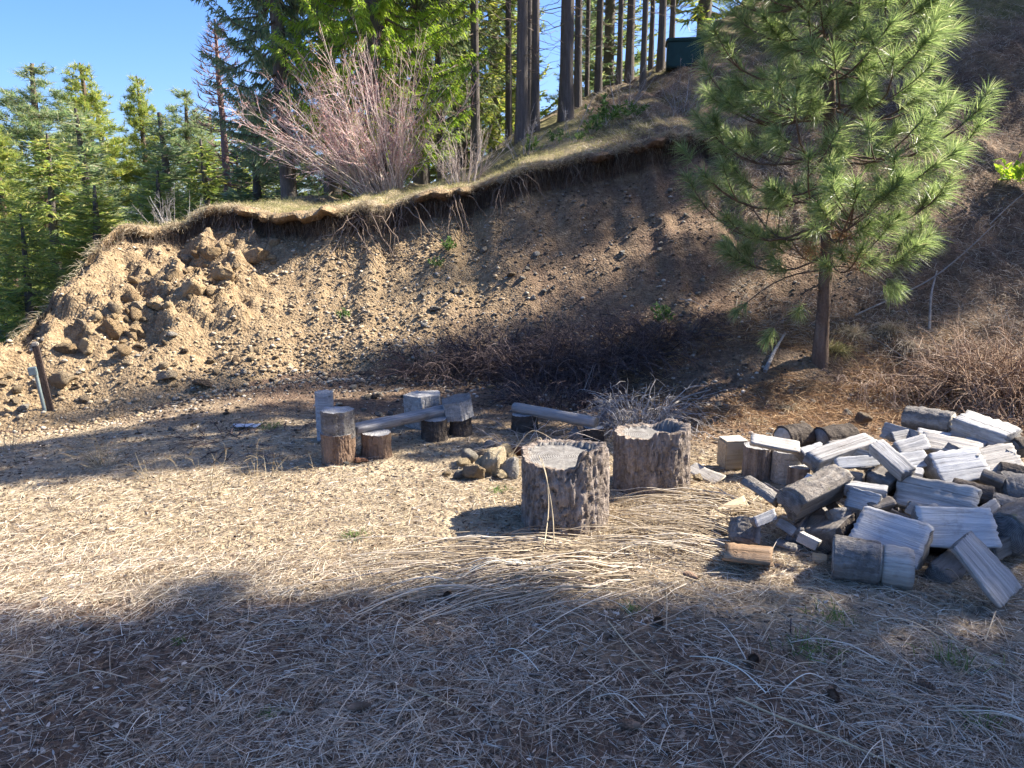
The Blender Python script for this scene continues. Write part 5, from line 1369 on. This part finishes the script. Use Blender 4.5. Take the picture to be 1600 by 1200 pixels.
p = at_y(175, 365, 10.2); p[2] = G(p[0], p[1])
bush('bare_bush', p, 78, 24, 0.6, 60, 6, 'twiggy brown bare shrub below the leftmost turf edge', group='small bare shrubs on the turf', r0=0.005, mats=(M_STEM, M_REDTWIG, M_BUD), buds=False, base=0.3)

def brush(name, p, seed, n, L, droop, a0, a1, label, mat, group=None, r=0.004, ntw=4, base=0.25, cat='brush', scl=(1, 1, 1)):
    rg = np.random.default_rng(seed)
    az = rg.uniform(0, 6.283, n); rr = base * np.sqrt(rg.random(n))
    P0 = np.stack([rr * np.cos(az), rr * np.sin(az), np.zeros(n) - 0.02], -1)
    D = cone_dirs(n, a0, a1, rg, az + rg.normal(0, 0.6, n)); Ls = L * rg.uniform(0.5, 1.15, n)
    S = arcs(P0, D, Ls, droop * rg.uniform(0.5, 1.4, n), 8, 0.03, rg)
    t = thing(name, p, label, cat, group); t.scale = scl
    V, F = tubes(S, (r * rg.uniform(0.5, 1.3, n))[:, None] * np.linspace(1, 0.35, 8), 3)
    obj('stems', mesh_np(name + '_stems', V, F, [mat]), t)['kind'] = 'stuff'
    i = np.repeat(np.arange(n), ntw); C, T = sample_on(S, i, rg.uniform(0.2, 0.95, len(i)))
    S2 = arcs(C, T + rg.normal(0, 0.7, T.shape), Ls[i] * rg.uniform(0.1, 0.35, len(i)), 0.2, 4, 0.05, rg)
    V, F = tubes(S2, np.full((len(i), 1), r * 0.5) * np.linspace(1, 0.4, 4), 3)
    obj('twigs', mesh_np(name + '_twigs', V, F, [mat]), t)['kind'] = 'stuff'
    return t
gD = 'dark brush along the foot of the bank'
for i, (px, py, n, L, lb) in enumerate(((690, 572, 130, 0.55, 'dark thin brush left of centre at the foot of the bank, above the grey block'),
        (765, 560, 150, 0.65, 'dark brush behind the gap between the two benches'), (850, 582, 190, 0.75, 'densest dark brush at the foot of the bank behind the right bench log'),
        (925, 565, 190, 0.70, 'dark brush between the densest clump and the grey twig mound'), (985, 545, 120, 0.6, 'dark brush rising up the slope behind the grey twig mound'),
        (880, 625, 150, 0.55, 'low dark brush right behind the right bench log'), (1040, 520, 110, 0.55, 'dark brush farthest right, left of the young pine'))):
    brush('dark_brush', hit(px, py), 80 + i, int(n * 1.5), L * 1.02, 0.55, 10, 80, lb, M_DARKTW, gD, 0.0055, 6, 0.42)
brush('twig_mound', hit(1000, 665), 90, 260, 0.62, 0.85, 5, 85, 'mound of grey arching dead twigs right of the right bench log', M_GREYTW, None, 0.0042, 4, 0.2, scl=(1.2, 1.2, 1.15))
gO = 'orange-brown dead shrubs at the right foot of the bank'
brush('dead_shrub', hit(1560, 610), 91, 260, 0.9, 0.45, 5, 70, 'tall orange-brown dead shrub at the right edge above the heap', M_ORTW, gO, 0.006, 9, 0.35)
brush('dead_shrub', hit(1500, 590), 92, 150, 0.55, 0.6, 10, 80, 'brown dead shrub left of the tall orange-brown one', M_ORTW, gO, 0.005, 7, 0.3)
brush('dead_shrub', hit(1370, 590), 93, 200, 0.5, 0.9, 20, 88, 'low tangle of orange-brown stems right of the pine trunk', M_ORTW, gO, 0.0045, 6, 0.4)
brush('dead_shrub', hit(1600, 660), 94, 130, 0.6, 0.6, 10, 80, 'dark brown tangle at the right edge just above the heap', M_ORTW, gO, 0.005, 6, 0.3)
brush('twig_litter', hit(385, 690), 95, 120, 0.40, 0.25, 70, 92, 'flat scatter of dark dead twigs on the shaded ground left of the benches', M_DARKTW, None, 0.0045, 4, 0.35, 'twigs')
brush('twig_litter', hit(830, 700), 96, 60, 0.45, 0.5, 40, 88, 'dry stems and twigs lying across the fire ring', M_STEM, None, 0.004, 3, 0.22, 'twigs')

gW = 'dry weeds standing on the edge of the light'
M_WEED = strand_mat('dry_weed', [(0, (0.30, 0.22, 0.12)), (0.6, (0.46, 0.36, 0.21)), (1, (0.60, 0.50, 0.33))], 0.8, 0.2)
for i, (px, py, n, L, a1, lb) in enumerate(((165, 728, 26, 0.36, 60, 'largest dry weed clump on the left, pale stems at the shadow edge'), (12, 705, 12, 0.34, 35, 'dry weed stems at the left edge of the picture'),
        (325, 772, 9, 0.30, 45, 'sparse dry weed with forked tips right of the largest clump'), (405, 752, 14, 0.30, 70, 'leaning dry weed in front of the dark twigs'),
        (500, 734, 5, 0.18, 60, 'tiny dry weed beside the dark brown stump'), (240, 752, 8, 0.28, 70, 'dry weed bent low between two larger weeds'))):
    brush('dry_weed', hit(px, py), 110 + i, n, L, 0.15, 10, a1, lb, M_WEED, gW, 0.0022, 5, 0.06, 'weed')

def stalk(pts, r, mat, label, name='dry_stalk', cat='stalk', group=None):
    P = np.array(pts); s = np.linspace(0, 1, len(P)); q = np.linspace(0, 1, 14)
    Q = np.stack([np.interp(q, s, P[:, k]) for k in range(3)], -1)
    for _ in range(2): Q[1:-1] = (Q[:-2] + 2 * Q[1:-1] + Q[2:]) / 4
    V, F = tubes(Q - Q[0], r * np.linspace(1, 0.5, 14), 5)
    return obj(name, mesh_np(name, V, F, [mat], smooth=True), None, Q[0], label, cat, group)
M_STALK = plain_mat('straw_stalk', (0.50, 0.40, 0.25), 0.7, 0.2)
M_STICK = plain_mat('grey_stick', (0.25, 0.225, 0.20), 0.8, 0.3)
fy = ca[1] if False else at_z(870, 836)[1]
stalk([at_z(846, 880, 0.01), at_y(858, 800, fy - 0.12), at_y(855, 745, fy - 0.10), at_y(846, 716, fy - 0.02)], 0.0035, M_STALK, 'long straw stalk leaning up the left front of the nearest stump seat', group='straw stalks leaning on the nearest stump')
stalk([at_z(866, 866, 0.01), at_y(864, 800, fy - 0.15), at_y(853, 740, fy - 0.13), at_y(842, 712, fy + 0.03)], 0.003, M_STALK, 'second straw stalk close against the nearest stump, bent over its rim', group='straw stalks leaning on the nearest stump')
stalk([at_z(790, 724, 0.02), at_y(828, 668, 4.9), at_y(858, 682, 4.8), at_z(893, 712, 0.1)], 0.0035, M_STALK, 'bent pale stalk arching over the fire ring', group='stalks over the fire ring')
stalk([at_z(800, 712, 0.05), at_y(842, 680, 4.8), at_y(848, 690, 4.7), at_z(855, 715, 0.1)], 0.003, M_STALK, 'short pale stalk crossing under the arching one at the fire ring', group='stalks over the fire ring')
gK = 'fallen sticks on the right of the bank'
stalk([hit(1335, 500, 0.05), hit(1450, 455, 0.10), hit(1500, 430, 0.22), hit(1548, 394, 0.3)], 0.011, M_STICK, 'long pale forked stick lying up the slope right of the pine', 'fallen_branch', 'branch', gK)
stalk([hit(1195, 585, 0.03), hit(1210, 555, 0.05), hit(1226, 530, 0.06)], 0.022, bark_mat('lichen_stick', [(0.3, (0.12, 0.10, 0.09)), (0.5, (0.35, 0.33, 0.31)), (0.8, (0.55, 0.54, 0.52))], 'X', 20), 'short thick lichen-spotted stick left of the pine trunk', 'fallen_branch', 'branch', gK)
stalk([hit(1035, 655, 0.06), hit(1070, 628, 0.05), hit(1110, 614, 0.03)], 0.013, M_STICK, 'grey stick running right from the grey twig mound', 'fallen_branch', 'branch', gK)
stalk([hit(1452, 515, 0.0), hit(1452, 480, 0.12), hit(1462, 438, 0.10)], 0.016, M_STICK, 'upright broken stub of grey wood right of the pine', 'fallen_branch', 'branch', gK)
stalk([hit(1360, 530, 0.03), hit(1400, 560, 0.06), hit(1445, 592, 0.05)], 0.008, M_STICK, 'thin stick sloping down right through the brown tangle', 'fallen_branch', 'branch', gK)
stalk([hit(1545, 358, 0.05), hit(1575, 335, 0.1), hit(1605, 312, 0.12)], 0.008, M_STICK, 'pale stick on the shaded slope at the right edge', 'fallen_branch', 'branch', gK)
stalk([hit(1062, 470, 0.02), hit(1085, 478, 0.05), hit(1104, 486, 0.02)], 0.006, M_STICK, 'short pale stick on the slope left of the pine', 'fallen_branch', 'branch', gK)
stalk([hit(855, 520, 0.0), hit(848, 500, 0.12), hit(842, 475, 0.10)], 0.006, M_DARKTW, 'dark upright dead stem in the middle of the slope', 'dead_weed', 'weed')
stalk([at_z(1236, 990, -0.02), at_z(1235, 985, 0.06), at_z(1236, 965, 0.10)], 0.004, M_DARKTW, 'dark dead stem standing in the ground in front of the heap', 'dead_weed', 'weed')

# ------------------------------------------------------------------ roots under the turf lip
rg = np.random.default_rng(61)
M_ROOT = strand_mat('root', [(0, (0.10, 0.07, 0.05)), (0.5, (0.22, 0.165, 0.125)), (1, (0.40, 0.33, 0.26))], 0.9)
def roots_at(x, n, L0, L1, r0, name, label=None, group=None, spread=0.12):
    y = yc_of(np.full(n, x)) ; xx = x + rg.normal(0, spread, n)
    y = yc_of(xx) - 0.10 * rg.random(n) - 0.10; z = zc_of(xx) - rg.uniform(0.06, 0.20, n)
    P = arcs(np.stack([xx, y, z], -1), np.stack([rg.normal(0, 0.6, n), -0.25 - 0.5 * rg.random(n), -1 + 0.7 * rg.random(n)], -1), rg.uniform(L0, L1, n), 0.5, 9, 0.06, rg)
    hz = H(P[..., 0], P[..., 1]) + 0.02
    P[..., 2] = np.maximum(P[..., 2], np.minimum(hz, P[:, :1, 2]))
    V, F = tubes(P, (r0 * rg.uniform(0.5, 1.3, n))[:, None] * np.linspace(1, 0.35, 9), 4)
    me = mesh_np(name, V - np.array([x, y[0], z[0]]), F, [M_ROOT])
    return obj(name, me, None, (x, y[0], z[0]), label, 'roots' if label else None, group, None if label else 'stuff')
for px, n, L0, L1, r0, lb in ((390, 10, 0.25, 0.5, 0.008, 'hanging roots under the turf lip above the left outcrop'), (575, 26, 0.3, 0.75, 0.010, 'pale tangled roots hanging below the big bare bush'),
        (625, 18, 0.3, 0.6, 0.009, 'twisted bare roots right under the right side of the big bush'), (712, 12, 0.3, 0.6, 0.012, 'pale forked roots hanging from the lip below the small shrub'),
        (800, 14, 0.3, 0.6, 0.007, 'thin curly roots hanging where the shaded lip begins'), (905, 10, 0.2, 0.45, 0.006, 'short dark roots under the shaded turf lip')):
    roots_at(at_y(px, 300, 10)[0], n, L0, L1, r0, 'exposed_roots', lb, 'exposed roots under the turf lip')
n = 2600
xx = rg.uniform(-5.0, 3.0, n); yy = yc_of(xx) - 0.06 - 0.12 * rg.random(n); zz = zc_of(xx) - rg.uniform(0.02, 0.16, n)
P = arcs(np.stack([xx, yy, zz], -1), np.stack([rg.normal(0, 0.3, n), -0.3 * rg.random(n), -np.ones(n)], -1), rg.uniform(0.06, 0.34, n), 0.2, 5, 0.06, rg)
V, F = tubes(P, np.full((n, 1), 0.0032) * np.linspace(1, 0.4, 5), 3)
obj('root_fringe_strands', mesh_np('root_fringe', V, F, [strand_mat('root_hair', [(0, (0.05, 0.035, 0.027)), (0.6, (0.13, 0.10, 0.075)), (1, (0.30, 0.25, 0.19))], 0.9)]), kind='stuff')

# ------------------------------------------------------------------ dry grass on the turf, right hillside and clearing
M_DRY = strand_mat('dry_grass', [(0, (0.260, 0.194, 0.118)), (0.5, (0.460, 0.377, 0.248)), (0.85, (0.620, 0.530, 0.389)), (1, (0.300, 0.306, 0.130))], 0.7, 0.3)
M_DRYGREEN = strand_mat('turf_grass', [(0, (0.20, 0.20, 0.07)), (0.4, (0.34, 0.31, 0.13)), (0.8, (0.50, 0.43, 0.23)), (1, (0.16, 0.20, 0.06))], 0.7, 0.35)
M_GREYGRASS = strand_mat('grey_dead_grass', [(0, (0.176, 0.142, 0.108)), (0.5, (0.338, 0.284, 0.223)), (1, (0.567, 0.499, 0.405))], 0.8, 0.25)
M_STRAW = strand_mat('straw', [(0, (0.240, 0.178, 0.118)), (0.45, (0.440, 0.352, 0.236)), (0.8, (0.620, 0.520, 0.378)), (1, (0.740, 0.663, 0.543))], 0.65, 0.15)
M_STRAW_LIFT = strand_mat('shade_lift_straw', [(0, (0.216, 0.156, 0.109)), (0.4, (0.457, 0.361, 0.259)), (0.8, (0.724, 0.610, 0.470)), (1, (0.800, 0.800, 0.685))], 0.65, 0.1)  # foreground straw, paled so that the shaded ground reads brighter
M_DUFF = strand_mat('pine_needle_litter', [(0, (0.14, 0.07, 0.035)), (0.5, (0.30, 0.17, 0.08)), (0.85, (0.44, 0.29, 0.15)), (1, (0.56, 0.43, 0.27))], 0.75, 0.1)
M_GREENTUFT = strand_mat('green_grass_blades', [(0, (0.06, 0.13, 0.03)), (0.6, (0.13, 0.23, 0.055)), (1, (0.26, 0.33, 0.11))], 0.6, 0.35)
def blades_obj(name, x, y, z, D, L, W, bend, mat, rg):
    up = np.tile([0, 0, -1.0], (len(x), 1))
    V, Fs = blades(np.stack([x, y, z], -1), D, L, W, bend, up, rg)
    return obj(name, mesh_np(name, V, Fs, [mat]), kind='stuff')
def standing(n, rg, a0, a1, lean=(0, 0)):
    D = cone_dirs(n, a0, a1, rg); D[:, 0] += lean[0]; D[:, 1] += lean[1]
    return D
rg = np.random.default_rng(62)
n = 26000                                                           # turf on the terrace, left and centre
x = rg.uniform(-5.6, 2.0, n); d = 3.4 * rg.random(n) ** 1.5; y = yc_of(x) + d - 0.02
k = fbm(x * 1.6, y * 1.6, 3, 7) > -0.35
x, y = x[k], y[k]
blades_obj('turf_grass', x, y, H(x, y) - 0.01, standing(len(x), rg, 10, 75), rg.uniform(0.05, 0.15, len(x)), 0.004, 0.35, M_DRYGREEN, rg)
n = 22000                                                           # fringe drooping over the lip
x = rg.uniform(-5.4, 3.4, n); x = x[rg.random(n) < np.clip(0.7 + 2.2 * fbm(x * 2.6, x * 0 + 4, 3, 19), 0.08, 1)]; n = len(x); y = yc_of(x) - 0.20 + 0.28 * rg.random(n)
blades_obj('lip_grass', x, y, zc_of(x) + ground_noise(x, yc_of(x)) - 0.09 * rg.random(n) ** 1.5, standing(n, rg, 20, 85, (-0.1, -0.55)), rg.uniform(0.07, 0.20, n) * np.where(x > 0.8, 1.35, 1.0), 0.0042, 0.6, M_DRY, rg)
n = 16000                                                           # shaded grey grass above the lip to the right and on the hill
x = rg.uniform(1.0, 9, n); y = yc_of(x) + 7 * rg.random(n) ** 1.3
blades_obj('hill_grass', x, y, H(x, y) - 0.01, standing(n, rg, 20, 85, (-0.3, -0.3)), rg.uniform(0.08, 0.24, n), 0.006, 0.5, M_GREYGRASS, rg)
n = 24000                                                           # grass and needle drape on the right-hand slope
x = rg.uniform(2.4, 7.5, n); yf0, yc0 = yf_of(x), yc_of(x); s = rg.random(n); y = yf0 + (yc0 - yf0) * s
k = (fbm(x * 1.3, y * 1.3, 3, 17) + 0.25 * (x - 3.2)) > -0.1
x, y = x[k], y[k]
blades_obj('slope_grass', x, y, H(x, y), standing(len(x), rg, 25, 90, (-0.2, -0.7)), rg.uniform(0.08, 0.26, len(x)), 0.0048, 0.6, M_GREYGRASS, rg)
n = 20000                                                           # orange needle litter round the foot of the pine
x = rg.normal(2.6, 1.05, n); y = rg.normal(6.6, 0.62, n)
k = (fbm(x * 1.7, y * 1.7, 3, 27) > -0.18) & (x > 0.9) & (y > 5.2)
x, y = x[k], y[k]
a = rg.uniform(0, 6.283, len(x))
blades_obj('needle_litter', x, y, H(x, y) + 0.02 * rg.random(len(x)), np.stack([np.cos(a), np.sin(a), rg.normal(0.12, 0.25, len(x))], -1), rg.uniform(0.08, 0.22, len(x)), 0.0034, rg.uniform(-0.2, 0.5, len(x)), M_DUFF, rg)
tf = [(1305, 545, 130, 0.26, M_DRYGREEN), (1330, 520, 160, 0.30, M_DRY), (1390, 515, 160, 0.30, M_DRY), (1420, 540, 130, 0.3, M_GREYGRASS), (1235, 640, 90, 0.2, M_DRY), (1180, 660, 80, 0.16, M_DRY)]
for px, py, m_, L_t, mt in tf:
    p = hit(px, py)
    D = standing(m_ * 2, rg, 5, 80, (-0.1, -0.4))
    V, Fs = blades(rg.normal(0, 0.05, (m_ * 2, 3)) * [1, 1, 0.2], D, L_t * rg.uniform(0.6, 1.3, m_ * 2), 0.0042, 0.7, np.tile([0, 0, -1.0], (m_ * 2, 1)), rg)
    obj('grass_tuft', mesh_np('grass_tuft', V, Fs, [mt]), None, p, {1305: 'yellow-green grass tuft at the foot of the pine trunk', 1330: 'drooping straw tuft right of the pine trunk', 1390: 'largest drooping straw tuft on the slope right of the pine',
        1420: 'grey drooping tuft beside the upright broken stub', 1235: 'small straw tuft below and left of the pine', 1180: 'low straw tuft between the pine and the rear stump seat'}[px], 'grass tuft', 'grass tufts round the pine')
# straw mat of the clearing
def lying(n, rg, tilt=0.10):
    a = rg.uniform(0, 6.283, n)
    return np.stack([np.cos(a), np.sin(a), np.abs(rg.normal(0, tilt, n))], -1)
n = 110000
y = 3.0 + 3.4 * rg.random(n) ** 1.4; x = rg.uniform(-0.75, 0.75, n) * y
edge = np.interp(x / y, [-0.7, -0.2, 0.1, 0.7], [5.4, 5.2, 5.4, 5.2])
k = (y < edge + 0.4 * rg.normal(size=n)) & (fbm(x * 1.4, y * 1.4, 3, 37) > -0.32)
x, y = x[k], y[k]
blades_obj('straw_mat', x, y, H(x, y) + 0.008 * rg.random(len(x)), lying(len(x), rg, 0.16), rg.uniform(0.03, 0.11, len(x)), rg.uniform(0.0015, 0.0032, len(x)), 0.1, M_STRAW, rg)
n = 85000
y = 1.35 + 2.1 * rg.random(n) ** 1.1; x = rg.uniform(-0.78, 0.78, n) * (y + 0.2)
k = rg.random(n) < np.clip(0.75 + 1.1 * fbm(x * 2.0, y * 2.0, 3, 47), 0.25, 1)
x, y = x[k], y[k]
blades_obj('litter_straw', x, y, H(x, y) + 0.012 * rg.random(len(x)), lying(len(x), rg, 0.12), rg.uniform(0.025, 0.13, len(x)), rg.uniform(0.0009, 0.0026, len(x)), rg.uniform(-0.1, 0.15, len(x)), M_STRAW_LIFT, rg)
n = 20000                                                           # brown crumbs: needles, bark bits, leaf scraps
y = 1.35 + 5.2 * rg.random(n) ** 1.2; x = rg.uniform(-0.78, 0.78, n) * (y + 0.2)
blades_obj('litter_crumbs', x, y, H(x, y) + 0.004, lying(n, rg, 0.25), rg.uniform(0.012, 0.035, n), rg.uniform(0.006, 0.014, n), 0.1, strand_mat('brown_crumbs', [(0, (0.06, 0.04, 0.028)), (0.5, (0.18, 0.12, 0.08)), (0.85, (0.36, 0.28, 0.20)), (1, (0.62, 0.56, 0.47))], 0.9), rg)
# bundles of cut stalks fanned on the ground
def fan(p0, az0, spread, n, L0, L1, name, mat, r=0.0026, jit=(0.25, 0.10)):
    a = az0 + rg.normal(0, spread, n)
    P0 = np.stack([p0[0] + rg.normal(0, jit[0], n), p0[1] + rg.normal(0, jit[1], n), np.zeros(n)], -1)
    L = rg.uniform(L0, L1, n); s = np.linspace(0, 1, 9)[None, :]
    cv = rg.normal(0, 0.05, n)[:, None]
    X_ = P0[:, :1] + L[:, None] * s * np.cos(a[:, None] + cv * s); Y_ = P0[:, 1:2] + L[:, None] * s * np.sin(a[:, None] + cv * s)
    Z_ = H(X_, Y_) + 0.012 + 0.07 * rg.random((n, 1)) * np.sin(s * math.pi * 0.9 + 0.2) + 0.01 * rg.random((n, 9)) * 0
    V, F = tubes(np.stack([X_, Y_, Z_], -1), np.full((n, 1), r) * rg.uniform(0.6, 1.3, (n, 1)) * np.linspace(1, 0.6, 9), 4)
    return obj(name, mesh_np(name, V, F, [mat]), kind='stuff')
fan(at_z(905, 880), R(188), 0.20, 190, 0.35, 0.95, 'cut_stalk_straw', M_STRAW, 0.0027, (0.22, 0.14))
fan(at_z(860, 905), R(198), 0.30, 80, 0.25, 0.6, 'cut_stalk_straw', M_STRAW_LIFT, 0.0028, (0.25, 0.12))
fan(at_z(1120, 845), R(165), 0.30, 170, 0.3, 0.75, 'cut_stalk_straw', M_STRAW, 0.0026, (0.10, 0.16))
fan(at_z(1150, 800), R(175), 0.25, 90, 0.3, 0.7, 'cut_stalk_straw', M_STRAW, 0.0026, (0.10, 0.14))
fan(at_z(1350, 1000), R(170), 1.5, 70, 0.1, 0.38, 'long_litter_straw', M_STRAW, 0.0022, (0.5, 0.25))
fan(at_z(700, 1060), R(150), 1.5, 50, 0.1, 0.36, 'long_litter_straw', M_STRAW_LIFT, 0.0020, (0.7, 0.25))
fan(at_z(1300, 1110), R(160), 1.5, 80, 0.1, 0.36, 'long_litter_straw', M_STRAW_LIFT, 0.0020, (0.5, 0.15))
fan(at_z(250, 1020), R(20), 1.5, 40, 0.1, 0.36, 'long_litter_straw', M_STRAW, 0.0018, (0.5, 0.25))
stalk([at_z(1150, 1090, 0.02), at_z(1210, 1118, 0.03), at_z(1300, 1150, 0.03), at_z(1420, 1205, 0.02)], 0.0045, M_STALK, 'long straw-coloured stem lying across the lower right foreground', group='long stems lying in the foreground')
stalk([at_z(950, 970, 0.02), at_z(985, 1015, 0.05), at_z(1030, 1060, 0.04), at_z(1065, 1092, 0.01)], 0.003, M_STALK, 'thin pale stem angled down the middle of the foreground', group='long stems lying in the foreground')
stalk([at_z(1450, 970, 0.03), at_z(1500, 1005, 0.06), at_z(1560, 1040, 0.05), at_z(1610, 1070, 0.02)], 0.0028, M_STALK, 'green-tinged long stem near the right edge below the sliding slab', group='long stems lying in the foreground')
stalk([at_z(630, 1070, 0.01), at_z(690, 1095, 0.05), at_z(740, 1118, 0.02)], 0.003, M_STALK, 'straight pale stem lying in the left middle foreground', group='long stems lying in the foreground')
stalk([at_z(812, 1052, 0.008), at_z(840, 1054, 0.01), at_z(864, 1057, 0.008)], 0.005, M_STICK, 'short whitish stick lying in the centre foreground', 'ground_stick', 'stick')

# ------------------------------------------------------------------ small green plants, seedlings, cones
gG = 'green grass sprouts'
for i, (px, py, w, lb) in enumerate(((1300, 965, 46, 'bright green sprout of grass in front of the heap, beside a stone'), (1270, 1020, 60, 'green grass patch low in front of the heap'), (1495, 1035, 60, 'green patch of grass near the right edge'),
        (555, 838, 26, 'tiny green sprout in the sunlit straw'), (780, 768, 24, 'small green sprout in front of the fire ring'), (280, 1003, 16, 'green sprout in the left foreground shade'), (1535, 1130, 40, 'green blades in the lower right corner'),
        (425, 668, 30, 'moss-green sprouts beside the whitish scrap'), (985, 955, 30, 'faint green blades in the centre foreground'), (420, 1118, 26, 'thin green sprout at the lower middle left'))):
    p = hit(px, py); s = w / FPX * np.linalg.norm(p); m_ = 70
    P0 = rg.normal(0, s * 0.38, (m_, 3)) * [1, 0.8, 0]
    V, Fs = blades(P0, standing(m_, rg, 5, 70), s * rg.uniform(0.4, 0.9, m_), 0.003, 0.4, np.tile([0, 0, -1.0], (m_, 1)), rg)
    obj('grass_sprout', mesh_np('grass_sprout', V, Fs, [M_GREENTUFT]), None, p, lb, 'grass sprout', gG)
def leafy(px, py, h, label, group, mat, y=None, seed=0, k=1.0):
    rg = np.random.default_rng(seed)
    p = hit(px, py) if y is None else at_y(px, py, y)
    if y is not None: p[2] = G(p[0], p[1])
    t = thing('leafy_plant', p, label, 'plant', group)
    n = 12
    S = arcs(rg.normal(0, 0.02, (n, 3)) * [1, 1, 0], cone_dirs(n, 5, 60, rg), h * rg.uniform(0.6, 1.1, n), 0.1, 5, 0.03, rg)
    V, F = tubes(S, np.full((n, 1), 0.003) * np.linspace(1, 0.4, 5), 3); obj('stems', mesh_np('plant_stems', V, F, [M_STEM]), t)
    i = np.repeat(np.arange(n), 16); C, T = sample_on(S, i, rg.uniform(0.3, 1, len(i)))
    V, Fs = blades(C, T + rg.normal(0, 0.8, T.shape), h * rg.uniform(0.12, 0.28, len(i)), h * 0.09 * k, 0.2, np.tile([0, 0, -1.0], (len(i), 1)), rg)
    lv = obj('leaves', mesh_np('plant_leaves', V, Fs, [mat]), t); lv['kind'] = 'stuff'
    return t
gP = 'small green plants on the bank'
leafy(700, 392, 0.20, 'small green plant on the slope below the small bare shrub', gP, M_GREENTUFT, seed=1)
leafy(683, 418, 0.16, 'second small green plant just below another on the slope', gP, M_GREENTUFT, seed=2)
leafy(540, 497, 0.14, 'tiny green plant on the sunlit scree', gP, M_GREENTUFT, seed=3)
leafy(1035, 505, 0.22, 'dim green plant at the shadow edge left of the young pine', gP, M_GREENTUFT, seed=4)
leafy(1585, 292, 0.42, 'bright yellow-green leafy sprig at the right edge', gP, M_CEDAR, seed=5)
for i, (px, y, h, lb) in enumerate(((946, 12.6, 0.55, 'young fir seedling on the slope under the ridge trunks'), (925, 12.2, 0.30, 'bright little seedling left of the young fir seedling'), (990, 12.4, 0.32, 'dark low seedling near the shaded lip'),
        (870, 12.0, 0.28, 'low green plant on the turf below the thickest trunk'), (830, 11.5, 0.30, 'green plant beside the sparse whitish shrub'), (905, 11.6, 0.22, 'yellow-green plant on the turf edge right of centre'))):
    leafy(px, 200, h, lb, 'green seedlings on the hillside', M_GREENTUFT, y, 20 + i, 0.7)
# pine cones
def cone_mesh():
    bm = bmesh.new(); rgc = np.random.default_rng(4)
    V, F = [], []
    for ring in range(7):
        f = ring / 6; r = 0.021 * math.sin(0.5 + f * 2.3); m = 9
        for q in range(m):
            a = q * 6.283 / m + ring * 0.35
            c = np.array([0.06 * (f - 0.5), 0.5 * r * math.cos(a), 0.5 * r * math.sin(a)]); tip = np.array([0.06 * (f - 0.5) + 0.012, r * math.cos(a), r * math.sin(a)])
            sd = np.array([0, -math.sin(a), math.cos(a)]) * 0.006
            b = len(V); V += [c - sd, c + sd, tip + sd * 0.8, tip - sd * 0.8, c + np.array([-0.006, 0, 0]) ]; F += [[b, b + 1, b + 2, b + 3]]
    V2, F2 = tubes(np.array([[-0.035, 0, 0], [-0.015, 0, 0], [0.015, 0, 0], [0.036, 0, 0]]), np.array([0.008, 0.013, 0.012, 0.004]), 8)
    m = Mix(); m.add(np.array(V), [np.array(F)]); m.add(V2, F2)
    return m.mesh('pine_cone', [plain_mat('cone_brown', (0.20, 0.13, 0.085), 0.8, 0.3)])
CONE = cone_mesh()
for i, (px, py) in enumerate(((1028, 975), (984, 1138), (1178, 1035), (1300, 1090), (145, 985), (700, 935), (1080, 905), (1440, 1075), (560, 1110))):
    o = obj('pine_cone', CONE, None, hit(px, py, 0.014), 'brown fallen pine cone lying in the foreground litter', 'pine cone', 'fallen pine cones')
    o.rotation_euler = (random.uniform(0, 6), random.uniform(-0.2, 0.2), random.uniform(0, 6))
